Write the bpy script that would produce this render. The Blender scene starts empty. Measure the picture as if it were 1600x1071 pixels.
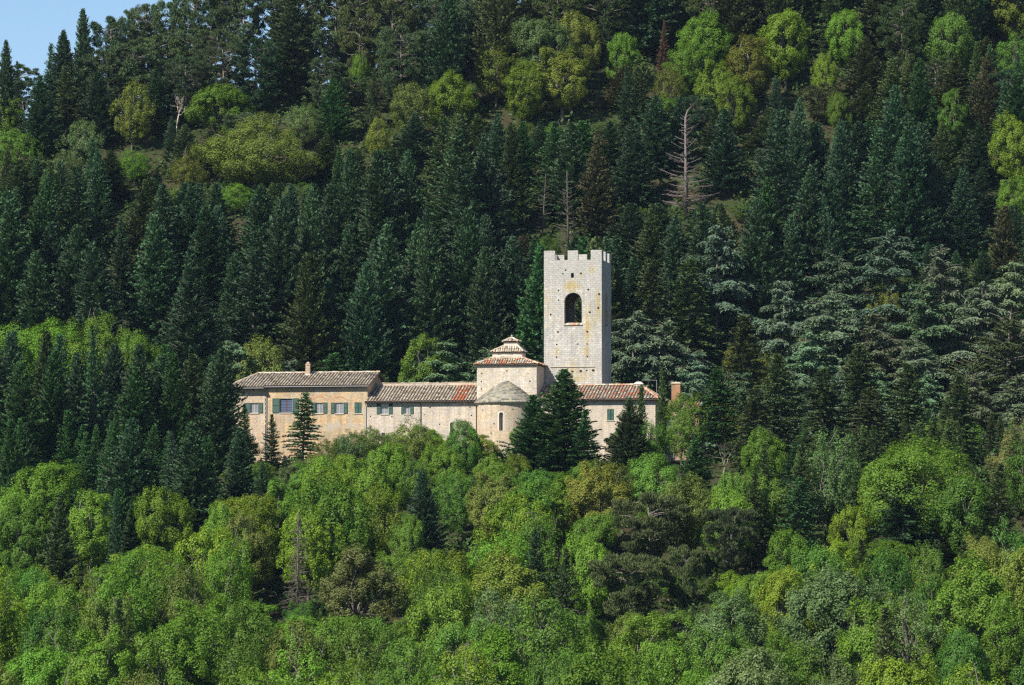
import bpy, math, random
import numpy as np
from mathutils import Vector, geometry

SC = bpy.context.scene
COL = SC.collection
rad = math.radians

# ------------------------------------------------------------------ camera, sky, sun
FPX = 6600.0                      # focal length in pixels of the 1600 wide photograph
CAM = np.array([0.0, -600.0, -18.0])
PITCH = math.atan(35.0 / 600.0)
cd = bpy.data.cameras.new('camera')
cam = bpy.data.objects.new('camera', cd)
COL.objects.link(cam)
cam.location = CAM
cam.rotation_euler = (math.pi / 2 + PITCH, 0, 0)
cd.sensor_width = 36.0
cd.lens = FPX / 1600.0 * 36.0
cd.clip_start = 1.0
cd.clip_end = 20000.0
SC.camera = cam

SUN_EL, SUN_AZ = rad(42), rad(-137)      # azimuth from +Y towards +X: front left of the camera side
TOSUN = Vector((math.sin(SUN_AZ) * math.cos(SUN_EL), math.cos(SUN_AZ) * math.cos(SUN_EL), math.sin(SUN_EL)))
W = bpy.data.worlds.new('World')
SC.world = W
W.use_nodes = True
nt = W.node_tree
sky = nt.nodes.new('ShaderNodeTexSky')
sky.sky_type = 'NISHITA'
sky.sun_disc = False
sky.sun_elevation = SUN_EL
sky.sun_rotation = SUN_AZ
sky.altitude = 600
sky.dust_density = 0.2
sky.ozone_density = 4.0
bg = nt.nodes['Background']
bg.inputs['Strength'].default_value = 0.076
nt.links.new(sky.outputs[0], bg.inputs[0])
sd = bpy.data.lights.new('sun', 'SUN')
sd.energy = 5.0
sd.angle = rad(0.5)
sd.color = (1.0, 0.94, 0.84)
sun = bpy.data.objects.new('sun', sd)
COL.objects.link(sun)
sun.location = (-200, -300, 300)
sun.rotation_euler = (-TOSUN).to_track_quat('-Z', 'Y').to_euler()
SC.view_settings.view_transform = 'Standard'
SC.view_settings.look = 'None'
SC.view_settings.exposure = 0.84
SC.view_settings.gamma = 1.0
SC.view_settings.use_curve_mapping = False
SC.cycles.max_bounces = 5
SC.cycles.diffuse_bounces = 3
SC.cycles.glossy_bounces = 2
SC.cycles.transmission_bounces = 3
SC.cycles.filter_width = 1.3
SC.cycles.use_denoising = False
SC.cycles.volume_bounces = 0

# ------------------------------------------------------------------ projection helpers
FWD = np.array([0, math.cos(PITCH), math.sin(PITCH)])
UP = np.array([0, -math.sin(PITCH), math.cos(PITCH)])


def project(p):
    d = np.asarray(p, float) - CAM
    z = d @ FWD
    return 800 + FPX * d[0] / z, 535.5 - FPX * (d @ UP) / z


ANG = rad(10.7)                   # the abbey is turned a little against the line of sight
O = np.array([(850 - 800) / 11.0, 0.0, 0.0])
T = np.array([math.cos(ANG), -math.sin(ANG), 0.0])      # along the fronts, to the right
N = np.array([math.sin(ANG), math.cos(ANG), 0.0])       # into the hill


def B(px, py, v):
    """(u, z) of the point seen at photograph pixel px, py on the abbey's plane at depth v."""
    d = FWD + np.array([1.0, 0, 0]) * (px - 800) / FPX + UP * (535.5 - py) / FPX
    t = (v - (CAM - O) @ N) / (d @ N)
    p = CAM + d * t - O
    return float(p @ T), float(p[2])


def BU(px, v):
    return B(px, 620, v)[0]


def BZ(px, py, v):
    return B(px, py, v)[1]


# ------------------------------------------------------------------ node helpers
def new_mat(name):
    m = bpy.data.materials.new(name)
    m.use_nodes = True
    t = m.node_tree
    for n in list(t.nodes):
        t.nodes.remove(n)
    out = t.nodes.new('ShaderNodeOutputMaterial')
    return m, t, out


class NB:
    def __init__(s, t):
        s.t = t

    def n(s, kind, **kw):
        x = s.t.nodes.new(kind)
        for k, v in kw.items():
            setattr(x, k, v)
        return x

    def set(s, sock, v):
        if hasattr(v, 'is_linked') or hasattr(v, 'links'):
            s.t.links.new(v, sock)
        else:
            sock.default_value = v

    def math(s, op, a, b=0.0, clamp=False):
        x = s.n('ShaderNodeMath', operation=op, use_clamp=clamp)
        s.set(x.inputs[0], a)
        s.set(x.inputs[1], b)
        return x.outputs[0]

    def mix(s, f, a, b, mode='MIX'):
        x = s.n('ShaderNodeMix', data_type='RGBA', blend_type=mode)
        s.set(x.inputs[0], f)
        s.set(x.inputs[6], a)
        s.set(x.inputs[7], b)
        return x.outputs[2]

    def noise(s, vec, scale, detail=4.0, rough=0.6):
        x = s.n('ShaderNodeTexNoise')
        if vec is not None:
            s.set(x.inputs['Vector'], vec)
        x.inputs['Scale'].default_value = scale
        x.inputs['Detail'].default_value = detail
        x.inputs['Roughness'].default_value = rough
        return x.outputs[0]

    def ramp(s, f, lo, hi):
        x = s.n('ShaderNodeMapRange', clamp=True)
        s.set(x.inputs[0], f)
        x.inputs[1].default_value = lo
        x.inputs[2].default_value = hi
        return x.outputs[0]

    def hsv(s, col, h, sat, val):
        x = s.n('ShaderNodeHueSaturation')
        s.set(x.inputs['Hue'], h)
        s.set(x.inputs['Saturation'], sat)
        s.set(x.inputs['Value'], val)
        s.set(x.inputs['Color'], col)
        return x.outputs[0]


def c4(c):
    return (c[0], c[1], c[2], 1.0)


def foliage_mat(name, transl, vlo, vhi, hue=0.03, clump=0.5, gloss=0.0):
    m, t, out = new_mat(name)
    b = NB(t)
    oi = b.n('ShaderNodeObjectInfo')
    geo = b.n('ShaderNodeNewGeometry')
    tc = b.n('ShaderNodeTexCoord')
    rnd = geo.outputs['Random Per Island']
    val = b.math('MULTIPLY_ADD', rnd, vhi - vlo)
    val.node.inputs[2].default_value = vlo
    cl = b.noise(tc.outputs['Object'], 0.55, 2.0)
    clv = b.math('MULTIPLY_ADD', cl, clump * 2)
    clv.node.inputs[2].default_value = 1.0 - clump
    val = b.math('MULTIPLY', val, clv)
    w = b.n('ShaderNodeTexWhiteNoise', noise_dimensions='1D')
    b.set(w.inputs['W'], rnd)
    h = b.math('MULTIPLY_ADD', w.outputs[0], hue)
    h.node.inputs[2].default_value = 0.5 - hue / 2
    col = b.hsv(oi.outputs['Color'], h, 1.0, val)
    d = b.n('ShaderNodeBsdfDiffuse')
    b.set(d.inputs[0], col)
    tr = b.n('ShaderNodeBsdfTranslucent')
    tcol = b.mix(1.0, col, (1.1, 1.15, 0.6, 1), 'MULTIPLY')
    b.set(tr.inputs[0], tcol)
    mx = b.n('ShaderNodeMixShader')
    mx.inputs[0].default_value = transl
    t.links.new(d.outputs[0], mx.inputs[1])
    t.links.new(tr.outputs[0], mx.inputs[2])
    res = mx.outputs[0]
    if gloss:
        g = b.n('ShaderNodeBsdfGlossy')
        g.inputs['Roughness'].default_value = 0.45
        m2 = b.n('ShaderNodeMixShader')
        m2.inputs[0].default_value = gloss
        t.links.new(res, m2.inputs[1])
        t.links.new(g.outputs[0], m2.inputs[2])
        res = m2.outputs[0]
    t.links.new(res, out.inputs[0])
    return m


M = {}
M['leaf'] = foliage_mat('broad leaves', 0.32, 0.75, 1.25, 0.035, 0.3, 0.01)
M['needle'] = foliage_mat('dark needles', 0.14, 0.6, 1.4, 0.04, 0.38, 0.0)
M['cedar'] = foliage_mat('cedar needles', 0.2, 0.78, 1.22, 0.03, 0.3, 0.0)
M['pine'] = foliage_mat('pine needles', 0.14, 0.55, 1.4, 0.05, 0.35, 0.0)


def plain_mat(name, col, rough=0.7, var=0.25, scale=3.0, metal=0.0, bump=0.0, spec=0.3, objcol=False):
    m, t, out = new_mat(name)
    b = NB(t)
    tc = b.n('ShaderNodeTexCoord')
    nz = b.noise(tc.outputs['Object'], scale, 5.0, 0.65)
    v = b.math('MULTIPLY_ADD', nz, var * 2)
    v.node.inputs[2].default_value = 1.0 - var
    base = c4(col)
    if objcol:
        base = b.n('ShaderNodeObjectInfo').outputs['Color']
    c = b.hsv(base, 0.5, 1.0, v)
    p = b.n('ShaderNodeBsdfPrincipled')
    b.set(p.inputs['Base Color'], c)
    p.inputs['Roughness'].default_value = rough
    p.inputs['Metallic'].default_value = metal
    p.inputs['Specular IOR Level'].default_value = spec
    if bump:
        bp = b.n('ShaderNodeBump')
        bp.inputs['Strength'].default_value = bump
        bp.inputs['Distance'].default_value = 0.05
        b.set(bp.inputs['Height'], nz)
        b.set(p.inputs['Normal'], bp.outputs[0])
    t.links.new(p.outputs[0], out.inputs[0])
    return m


M['bark'] = plain_mat('bark', (0.12, 0.1, 0.08), 0.9, 0.4, 2.5, objcol=True)
M['dead_wood'] = plain_mat('dead wood', (0.3, 0.27, 0.24), 0.9, 0.3, 2.0, objcol=True)
M['shutter'] = plain_mat('green shutter paint', (0.004, 0.05, 0.037), 0.55, 0.2, 2.0)
M['frame'] = plain_mat('window frame paint', (0.33, 0.31, 0.28), 0.6, 0.15, 4.0)
M['red_frame'] = plain_mat('dark red window frame', (0.10, 0.03, 0.03), 0.6, 0.2, 4.0)
M['sill'] = plain_mat('sill stone', (0.42, 0.37, 0.29), 0.85, 0.2, 4.0)
M['pipe_dark'] = plain_mat('dark copper pipe', (0.05, 0.04, 0.038), 0.5, 0.2, 3.0, 0.4)
M['pipe_grey'] = plain_mat('grey zinc pipe', (0.33, 0.34, 0.36), 0.5, 0.2, 3.0, 0.4)
M['steel'] = plain_mat('galvanised steel', (0.62, 0.66, 0.72), 0.45, 0.15, 3.0, 0.3)
M['mortar'] = plain_mat('pale mortar', (0.52, 0.46, 0.38), 0.9, 0.3, 1.6)
M['wood_beam'] = plain_mat('eave boards', (0.09, 0.065, 0.05), 0.85, 0.3, 2.0)
M['brick_plain'] = plain_mat('thin bricks', (0.42, 0.2, 0.11), 0.9, 0.35, 5.0)
M['hollow_shade'] = plain_mat('painted hollow shade', (0.05, 0.045, 0.04), 0.95, 0.2, 1.0)  # flat dark colour painting the unlit inside of holes and shuttered windows


def pane_mat(name, col, rough):
    m, t, out = new_mat(name)
    b = NB(t)
    p = b.n('ShaderNodeBsdfPrincipled')
    p.inputs['Base Color'].default_value = c4(col)
    p.inputs['Roughness'].default_value = rough
    p.inputs['Specular IOR Level'].default_value = 0.7
    tc = b.n('ShaderNodeTexCoord')
    bp = b.n('ShaderNodeBump')
    bp.inputs['Strength'].default_value = 0.05
    b.set(bp.inputs['Height'], b.noise(tc.outputs['Object'], 1.3, 2.0))
    b.set(p.inputs['Normal'], bp.outputs[0])
    t.links.new(p.outputs[0], out.inputs[0])
    return m


M['pane_blue'] = pane_mat('window pane with painted sky reflection', (0.075, 0.11, 0.175), 0.08)  # blue base colour paints the reflected sky into the glass
M['pane_grey'] = pane_mat('curtained window pane', (0.17, 0.18, 0.21), 0.12)
M['pane_dark'] = pane_mat('dark window pane', (0.03, 0.028, 0.03), 0.15)


def stone_mat(name, cols, bw, bh, mortar, stains=(), band=None, rough_amt=1.0, patch=None):
    """Coursed stone. cols: three stone colours. stains: (u, z, su, sz, strength) lichen spots with a shape of their own."""
    m, t, out = new_mat(name)
    b = NB(t)
    tc = b.n('ShaderNodeTexCoord')
    sep = b.n('ShaderNodeSeparateXYZ')
    t.links.new(tc.outputs['Object'], sep.inputs[0])
    x, y, z = sep.outputs
    h = b.math('ADD', x, y)
    comb = b.n('ShaderNodeCombineXYZ')
    b.set(comb.inputs[0], h)
    b.set(comb.inputs[1], z)
    wob = b.noise(tc.outputs['Object'], 1.7, 3.0)
    wv = b.math('MULTIPLY_ADD', wob, 0.5)
    wv.node.inputs[2].default_value = -0.25
    zz = b.math('ADD', z, wv)
    b.set(comb.inputs[1], zz)
    br = b.n('ShaderNodeTexBrick')
    b.set(br.inputs['Vector'], comb.outputs[0])
    br.inputs['Color1'].default_value = (0, 0, 0, 1)
    br.inputs['Color2'].default_value = (1, 1, 1, 1)
    br.inputs['Mortar'].default_value = (0.5, 0.5, 0.5, 1)
    br.inputs['Scale'].default_value = 1.0
    br.inputs['Mortar Size'].default_value = 0.018
    br.inputs['Mortar Smooth'].default_value = 0.4
    br.inputs['Brick Width'].default_value = bw
    br.inputs['Row Height'].default_value = bh
    br.inputs['Bias'].default_value = 0.0
    sv = b.n('ShaderNodeSeparateColor')
    t.links.new(br.outputs['Color'], sv.inputs[0])
    r = sv.outputs[0]
    c = b.mix(b.ramp(r, 0.0, 0.55), c4(cols[0]), c4(cols[1]))
    c = b.mix(b.ramp(r, 0.72, 1.0), c, c4(cols[2]))
    big = b.noise(tc.outputs['Object'], 0.42, 4.0, 0.65)
    c = b.hsv(c, 0.5, b.math('MULTIPLY_ADD', big, 0.9), b.math('MULTIPLY_ADD', big, 0.75))
    hs = c.node
    hs.inputs['Saturation'].links[0].from_node.inputs[2].default_value = 0.55
    hs.inputs['Value'].links[0].from_node.inputs[2].default_value = 0.62
    mps = b.n('ShaderNodeMapping')
    mps.inputs['Scale'].default_value = (1.3, 1.3, 0.16)
    t.links.new(tc.outputs['Object'], mps.inputs[0])
    strk = b.noise(mps.outputs[0], 1.0, 5.0, 0.7)
    sk = b.math('MULTIPLY_ADD', b.ramp(strk, 0.36, 0.62), 0.34)
    sk.node.inputs[2].default_value = 0.72
    c = b.hsv(c, 0.5, 1.0, sk)
    fine = b.noise(tc.outputs['Object'], 3.6, 7.0, 0.82)
    fv = b.math('MULTIPLY_ADD', fine, 1.7 * rough_amt)
    fv.node.inputs[2].default_value = 1.0 - 0.85 * rough_amt
    c = b.hsv(c, 0.5, 1.0, fv)
    c = b.mix(b.math('MULTIPLY', br.outputs['Fac'], 0.42), c, c4(mortar))
    if patch:
        pn = b.noise(tc.outputs['Object'], patch[1], 4.0, 0.6)
        c = b.mix(b.math('MULTIPLY', b.ramp(pn, patch[2], patch[2] + 0.1), 0.75), c, c4(patch[0]))
    if band:                                          # a course zone of greyer rubble above z = band[0]
        g = b.ramp(z, band[0] - 0.15, band[0] + 0.15)
        sp = b.noise(tc.outputs['Object'], 3.4, 5.0, 0.8)
        gc = b.mix(b.ramp(sp, 0.35, 0.62), c4((0.2, 0.195, 0.18)), c4(band[1]))
        c = b.mix(b.math('MULTIPLY', g, 0.7), c, gc)
    if stains:
        acc = None
        for (u0, z0, su, sz, k) in stains:
            du = b.math('DIVIDE', b.math('SUBTRACT', x, u0), su)
            dz = b.math('DIVIDE', b.math('SUBTRACT', z, z0), sz)
            q = b.math('ADD', b.math('MULTIPLY', du, du), b.math('MULTIPLY', dz, dz))
            e = b.math('MULTIPLY', b.math('POWER', 2.718, b.math('MULTIPLY', q, -1.0)), k)
            acc = e if acc is None else b.math('ADD', acc, e)
        mp = b.n('ShaderNodeMapping')
        mp.inputs['Scale'].default_value = (2.6, 2.6, 0.9)
        t.links.new(tc.outputs['Object'], mp.inputs[0])
        sn = b.noise(mp.outputs[0], 1.0, 5.0, 0.7)
        f = b.math('MULTIPLY', acc, b.ramp(sn, 0.38, 0.62), True)
        c = b.mix(b.math('MULTIPLY', f, 0.8), c, c4((0.36, 0.27, 0.08)))
    p = b.n('ShaderNodeBsdfPrincipled')
    b.set(p.inputs['Base Color'], c)
    p.inputs['Roughness'].default_value = 0.95
    p.inputs['Specular IOR Level'].default_value = 0.15
    bp = b.n('ShaderNodeBump')
    bp.inputs['Strength'].default_value = 0.8
    bp.inputs['Distance'].default_value = 0.06
    hgt = b.math('SUBTRACT', fine, b.math('MULTIPLY', br.outputs['Fac'], 0.5))
    b.set(bp.inputs['Height'], hgt)
    b.set(p.inputs['Normal'], bp.outputs[0])
    t.links.new(p.outputs[0], out.inputs[0])
    return m


def tile_mat(name, cols, weights, patch=None):
    """Barrel tiles, one colour per tile: cols picked by random-per-island, lichen on top."""
    m, t, out = new_mat(name)
    b = NB(t)
    geo = b.n('ShaderNodeNewGeometry')
    tc = b.n('ShaderNodeTexCoord')
    rnd = geo.outputs['Random Per Island']
    cr = b.n('ShaderNodeValToRGB')
    cr.color_ramp.interpolation = 'CONSTANT'
    el = cr.color_ramp.elements
    pos = 0.0
    for i, (c, w) in enumerate(zip(cols, weights)):
        e = el[i] if i < 2 else el.new(pos)
        e.position = pos
        e.color = c4(c)
        pos += w
    b.set(cr.inputs[0], rnd)
    c = cr.outputs[0]
    if patch:                                          # a run of newer orange tiles between two places along the roof
        sep = b.n('ShaderNodeSeparateXYZ')
        t.links.new(tc.outputs['Object'], sep.inputs[0])
        f = b.math('MULTIPLY', b.math('GREATER_THAN', sep.outputs[0], patch[0]), b.math('LESS_THAN', sep.outputs[0], patch[1]))
        w2 = b.n('ShaderNodeTexWhiteNoise', noise_dimensions='1D')
        b.set(w2.inputs['W'], rnd)
        f = b.math('MULTIPLY', f, b.math('LESS_THAN', w2.outputs[0], 0.7))
        c = b.mix(f, c, c4((0.5, 0.14, 0.05)))
    nz = b.noise(tc.outputs['Object'], 1.1, 5.0, 0.7)
    v = b.math('MULTIPLY_ADD', nz, 0.8)
    v.node.inputs[2].default_value = 0.6
    c = b.hsv(c, 0.5, 1.0, v)
    f2 = b.noise(tc.outputs['Object'], 7.0, 4.0, 0.7)
    c = b.mix(b.math('MULTIPLY', b.ramp(f2, 0.5, 0.66), 0.4), c, c4((0.42, 0.4, 0.33)))
    c = b.mix(b.math('MULTIPLY', b.ramp(f2, 0.44, 0.34), 0.3), c, c4((0.09, 0.075, 0.06)))
    p = b.n('ShaderNodeBsdfPrincipled')
    b.set(p.inputs['Base Color'], c)
    p.inputs['Roughness'].default_value = 0.9
    p.inputs['Specular IOR Level'].default_value = 0.2
    t.links.new(p.outputs[0], out.inputs[0])
    return m


GREYT, PINKT, PALET, OCHT, ORNT, DKT = (0.345, 0.295, 0.225), (0.36, 0.275, 0.20), (0.47, 0.42, 0.335), (0.40, 0.31, 0.18), (0.45, 0.16, 0.075), (0.17, 0.13, 0.10)
M['tiles_old'] = tile_mat('weathered tiles', [GREYT, PALET, PINKT, OCHT, DKT, ORNT], [0.34, 0.36, 0.17, 0.07, 0.06, 0.0])
M['tiles_red'] = tile_mat('reddish tiles', [PINKT, ORNT, PALET, GREYT, (0.4, 0.2, 0.12), DKT], [0.25, 0.18, 0.2, 0.13, 0.16, 0.08])
M['tiles_orange'] = tile_mat('orange and pale tiles', [ORNT, PALET, PINKT, OCHT, GREYT, DKT], [0.33, 0.25, 0.18, 0.1, 0.08, 0.06])
M['flagstone'] = tile_mat('grey flagstones', [(0.19, 0.178, 0.14), (0.26, 0.24, 0.19), (0.13, 0.122, 0.10), (0.3, 0.265, 0.18)], [0.35, 0.3, 0.2, 0.15])


# ------------------------------------------------------------------ mesh helpers
def np_mesh(name, V, F, mat=None):
    """V (n,3), F (m,k) faces of one size k."""
    me = bpy.data.meshes.new(name)
    V = np.asarray(V, np.float32)
    F = np.asarray(F, np.int32)
    m, k = F.shape
    me.vertices.add(len(V))
    me.vertices.foreach_set('co', V.ravel())
    me.loops.add(m * k)
    me.loops.foreach_set('vertex_index', F.ravel())
    me.polygons.add(m)
    me.polygons.foreach_set('loop_start', np.arange(0, m * k, k, dtype=np.int32))
    me.update(calc_edges=True)
    if mat:
        me.materials.append(mat)
    return me


def obj(name, me, parent=None, color=None):
    o = bpy.data.objects.new(name, me)
    COL.objects.link(o)
    if parent:
        o.parent = parent
    if color:
        o.color = c4(color)
    return o


class MB:
    """Collects faces in the abbey's own u, v, z and links them as one mesh under a thing."""

    def __init__(s):
        s.v = []
        s.f = []

    def poly(s, pts):
        i = len(s.v)
        s.v += [tuple(p) for p in pts]
        s.f.append(tuple(range(i, i + len(pts))))

    def box(s, u0, u1, v0, v1, z0, z1):
        i = len(s.v)
        s.v += [(u0, v0, z0), (u1, v0, z0), (u1, v1, z0), (u0, v1, z0), (u0, v0, z1), (u1, v0, z1), (u1, v1, z1), (u0, v1, z1)]
        s.f += [tuple(i + k for k in q) for q in ((0, 3, 2, 1), (4, 5, 6, 7), (0, 1, 5, 4), (1, 2, 6, 5), (2, 3, 7, 6), (3, 0, 4, 7))]

    def tube(s, pts, r, n=6, r1=None):
        pts = [Vector(p) for p in pts]
        i = len(s.v)
        for k, p in enumerate(pts):
            d = (pts[min(k + 1, len(pts) - 1)] - pts[max(k - 1, 0)]).normalized()
            a = d.orthogonal().normalized()
            b = d.cross(a)
            rr = r if r1 is None else r + (r1 - r) * k / max(1, len(pts) - 1)
            for q in range(n):
                w = 2 * math.pi * q / n
                s.v.append(tuple(p + a * (rr * math.cos(w)) + b * (rr * math.sin(w))))
        for k in range(len(pts) - 1):
            for q in range(n):
                s.f.append((i + k * n + q, i + k * n + (q + 1) % n, i + (k + 1) * n + (q + 1) % n, i + (k + 1) * n + q))
        s.f.append(tuple(i + q for q in range(n))[::-1])
        s.f.append(tuple(i + (len(pts) - 1) * n + q for q in range(n)))

    def build(s, name, mat, parent, smooth=False):
        me = bpy.data.meshes.new(name)
        off = BASES.get(parent.name, (0, 0, 0)) if parent else (0, 0, 0)
        me.from_pydata([(p[0] - off[0], p[1] - off[1], p[2] - off[2]) for p in s.v], [], s.f)
        me.update()
        if smooth:
            me.polygons.foreach_set('use_smooth', [True] * len(me.polygons))
        me.materials.append(M[mat] if isinstance(mat, str) else mat)
        o = obj(name, me, parent)
        BASES[o.name] = off
        return o


BASES = {}


def thing(name, label, cat, base, group=None):
    """An Empty at the base of an abbey building, base given in the abbey's u, v, z."""
    o = bpy.data.objects.new(name, None)
    COL.objects.link(o)
    p = O + T * base[0] + N * base[1]
    o.location = (p[0], p[1], base[2])
    o.rotation_euler = (0, 0, -ANG)
    o.empty_display_size = 0.5
    o['label'] = label
    o['category'] = cat
    if group:
        o['group'] = group
    BASES[o.name] = tuple(base)
    return o


def wall(mb, outer, holes, plane, depth, cap=None):
    """A wall face with real openings; plane(u, z, d) gives the point d behind the face. Reveals go depth deep."""
    loops = [[Vector((a, z, 0)) for a, z in outer]] + [[Vector((a, z, 0)) for a, z in h] for h, _ in holes]
    tri = geometry.tessellate_polygon(loops)
    flat = [p for l in loops for p in l]
    i = len(mb.v)
    mb.v += [plane(p.x, p.y, 0.0) for p in flat]
    for t in tri:
        mb.f.append((i + t[0], i + t[1], i + t[2]))
    for h, dp in holes:
        for k in range(len(h)):
            a, b = h[k], h[(k + 1) % len(h)]
            mb.poly([plane(a[0], a[1], 0), plane(b[0], b[1], 0), plane(b[0], b[1], dp), plane(a[0], a[1], dp)])
        if dp < 0.5:                                    # blind opening
            mb.poly([plane(a, z, dp) for a, z in h])


def rect(u0, u1, z0, z1):
    return [(u0, z0), (u1, z0), (u1, z1), (u0, z1)]


def arch(u0, u1, z0, z1, n=10):
    """z1 is the crown of a half-round head."""
    r = (u1 - u0) / 2
    c = (u0 + u1) / 2
    return [(u0, z0), (u1, z0)] + [(c + r * math.cos(math.pi * k / n), z1 - r + r * math.sin(math.pi * k / n)) for k in range(n + 1)]


RT = random.Random(5)


def tile_roof(mb, p0, p1, p2, p3, pitch=0.45, length=0.6, r=0.166, under=None, thick=0.14):
    """Barrel tiles laid over the plane p0 p1 (eave) p2 p3 (ridge); each tile is a shell of its own."""
    p0, p1, p2, p3 = (Vector(p) for p in (p0, p1, p2, p3))
    e = (p1 - p0)
    Lw = e.length
    e.normalize()
    nrm = e.cross((p3 - p0)).normalized()
    if nrm.z < 0:
        nrm = -nrm
    s = nrm.cross(e).normalized()
    if (p3 - p0).dot(s) < 0:
        s = -s
    S = (p3 - p0).dot(s)
    aL, aR = (p3 - p0).dot(e), (p2 - p0).dot(e)
    ncol = max(1, int(round(Lw / pitch)))
    pt = Lw / ncol
    for c in range(ncol):
        a = (c + 0.5) * pt
        top = S
        bot = 0.0
        if aL > 1e-6 and a < aL:
            top = min(top, S * a / aL)
        if aL < -1e-6:
            pass
        if aR < Lw - 1e-6 and a > aR:
            top = min(top, S * (Lw - a) / (Lw - aR))
        if top < 0.15:
            continue
        nrow = max(1, int(math.ceil(top / length)))
        ja = RT.uniform(-0.02, 0.02)
        for k in range(nrow):
            s0 = k * length - 0.06 + RT.uniform(-0.03, 0.03)
            s1 = min(top, (k + 1) * length + 0.05)
            rr = r * RT.uniform(0.92, 1.06)
            ph = RT.uniform(-0.02, 0.02)
            i = len(mb.v)
            nn = 5
            for (sp, lift, q) in ((s0, 0.05, 1.0), (s1, 0.0, 0.86)):
                for j in range(nn):
                    w = math.pi * j / (nn - 1)
                    P = p0 + e * (a + ja + ph + math.cos(w) * rr * q) + s * sp + nrm * (lift + math.sin(w) * rr * q * 0.95)
                    mb.v.append(tuple(P))
            for j in range(nn - 1):
                mb.f.append((i + j, i + j + 1, i + nn + j + 1, i + nn + j))
    if under is not None:
        # the roof slab with its soffit
        lo = Vector((0, 0, -thick))
        q = [p0, p1, p2, p3]
        i = len(under.v)
        under.v += [tuple(x + Vector((0, 0, 0.0))) for x in q] + [tuple(x + lo) for x in q]
        under.f += [(i, i + 1, i + 2, i + 3), (i + 7, i + 6, i + 5, i + 4), (i, i + 4, i + 5, i + 1), (i + 1, i + 5, i + 6, i + 2), (i + 3, i + 2, i + 6, i + 7), (i, i + 3, i + 7, i + 4)]


def ridge_tiles(mb, p, q, r=0.19, length=0.5):
    p, q = Vector(p), Vector(q)
    d = q - p
    L = d.length
    d.normalize()
    side = d.cross(Vector((0, 0, 1))).normalized()
    up = side.cross(d).normalized()
    n = max(1, int(L / length))
    for k in range(n):
        a, b2 = k * L / n - 0.02, (k + 1) * L / n + 0.04
        i = len(mb.v)
        jz = RT.uniform(-0.02, 0.03)
        for (t0, sc) in ((a, 1.05), (b2, 0.9)):
            for j in range(6):
                w = math.pi * j / 5
                P = p + d * t0 + side * (math.cos(w) * r * sc) + up * (math.sin(w) * r * sc + 0.03 + jz)
                mb.v.append(tuple(P))
        for j in range(5):
            mb.f.append((i + j, i + j + 1, i + 7 + j, i + 6 + j))


def window(parent, u0, u1, z0, z1, v, nx=2, ny=3, shutters=(None, None), frame='frame', pane='pane_grey', sill=True, closed=False):
    """A recessed casement with panes; shutters: (left width, right width) lying open on the wall."""
    if not closed:
        mb = MB()
        d0, d1 = v + 0.16, v + 0.24
        w = 0.055
        mb.box(u0, u0 + w, d0, d1, z0, z1)
        mb.box(u1 - w, u1, d0, d1, z0, z1)
        mb.box(u0 + w, u1 - w, d0 + .002, d1, z0, z0 + w)
        mb.box(u0 + w, u1 - w, d0 + .002, d1, z1 - w, z1)
        for k in range(1, nx):
            c = u0 + (u1 - u0) * k / nx
            mb.box(c - 0.05, c + 0.05, d0 + .004, d1, z0 + w, z1 - w)
        for k in range(1, ny):
            c = z0 + (z1 - z0) * k / ny
            mb.box(u0 + w, u1 - w, d0 + .012, d1 - .004, c - 0.02, c + 0.02)
        win = mb.build('window', frame, parent)
        mb = MB()
        mb.box(u0 + 0.03, u1 - 0.03, v + 0.2, v + 0.215, z0 + 0.03, z1 - 0.03)
        mb.build('pane', pane, win)
    else:
        mb = MB()
        mb.box(u0, u1, v + 0.1, v + 0.2, z0, z1)
        win = mb.build('window', 'hollow_shade', parent)
    if sill:
        mb = MB()
        mb.box(u0 - 0.12, u1 + 0.12, v - 0.1, v + 0.14, z0 - 0.13, z0 - 0.003)
        mb.build('sill', 'sill', win)

    def leaf(a, b2, vf, zz0, zz1):
        mb = MB()
        st = 0.07
        mb.box(a, a + st, vf - 0.05, vf, zz0, zz1)
        mb.box(b2 - st, b2, vf - 0.05, vf, zz0, zz1)
        mb.box(a + st, b2 - st, vf - 0.048, vf - .002, zz0, zz0 + 0.09)
        mb.box(a + st, b2 - st, vf - 0.048, vf - .002, zz1 - 0.09, zz1)
        mb.box(a + st, b2 - st, vf - 0.048, vf - .002, (zz0 + zz1) / 2 - .04, (zz0 + zz1) / 2 + .04)
        n = int((zz1 - zz0) / 0.085)
        for k in range(n):
            c = zz0 + 0.09 + (zz1 - zz0 - 0.18) * (k + 0.5) / n
            mb.poly([(a + st, vf - 0.045, c - 0.045), (b2 - st, vf - 0.045, c - 0.045), (b2 - st, vf - 0.008, c + 0.035), (a + st, vf - 0.008, c + 0.035)])
        mb.build('shutter', 'shutter', win)
    if closed:
        c = (u0 + u1) / 2
        leaf(u0, c - 0.01, v + 0.05, z0, z1)
        leaf(c + 0.01, u1, v + 0.05, z0, z1)
    else:
        if shutters[0]:
            leaf(u0 - shutters[0] - 0.06, u0 - 0.06, v - 0.03, z0 - 0.02, z1 + 0.03)
        if shutters[1]:
            leaf(u1 + 0.06, u1 + 0.06 + shutters[1], v - 0.03, z0 - 0.02, z1 + 0.03)
    return win


# ------------------------------------------------------------------ terrain
def crest_y(x):
    return np.clip(150 + (x + 49) * 0.62 + 6 * np.sin(x * 0.06), 118, 300)


def smin(a, b, k=10.0):
    h = np.clip(0.5 + 0.5 * (b - a) / k, 0, 1)
    return b + (a - b) * h - k * h * (1 - h)


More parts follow.
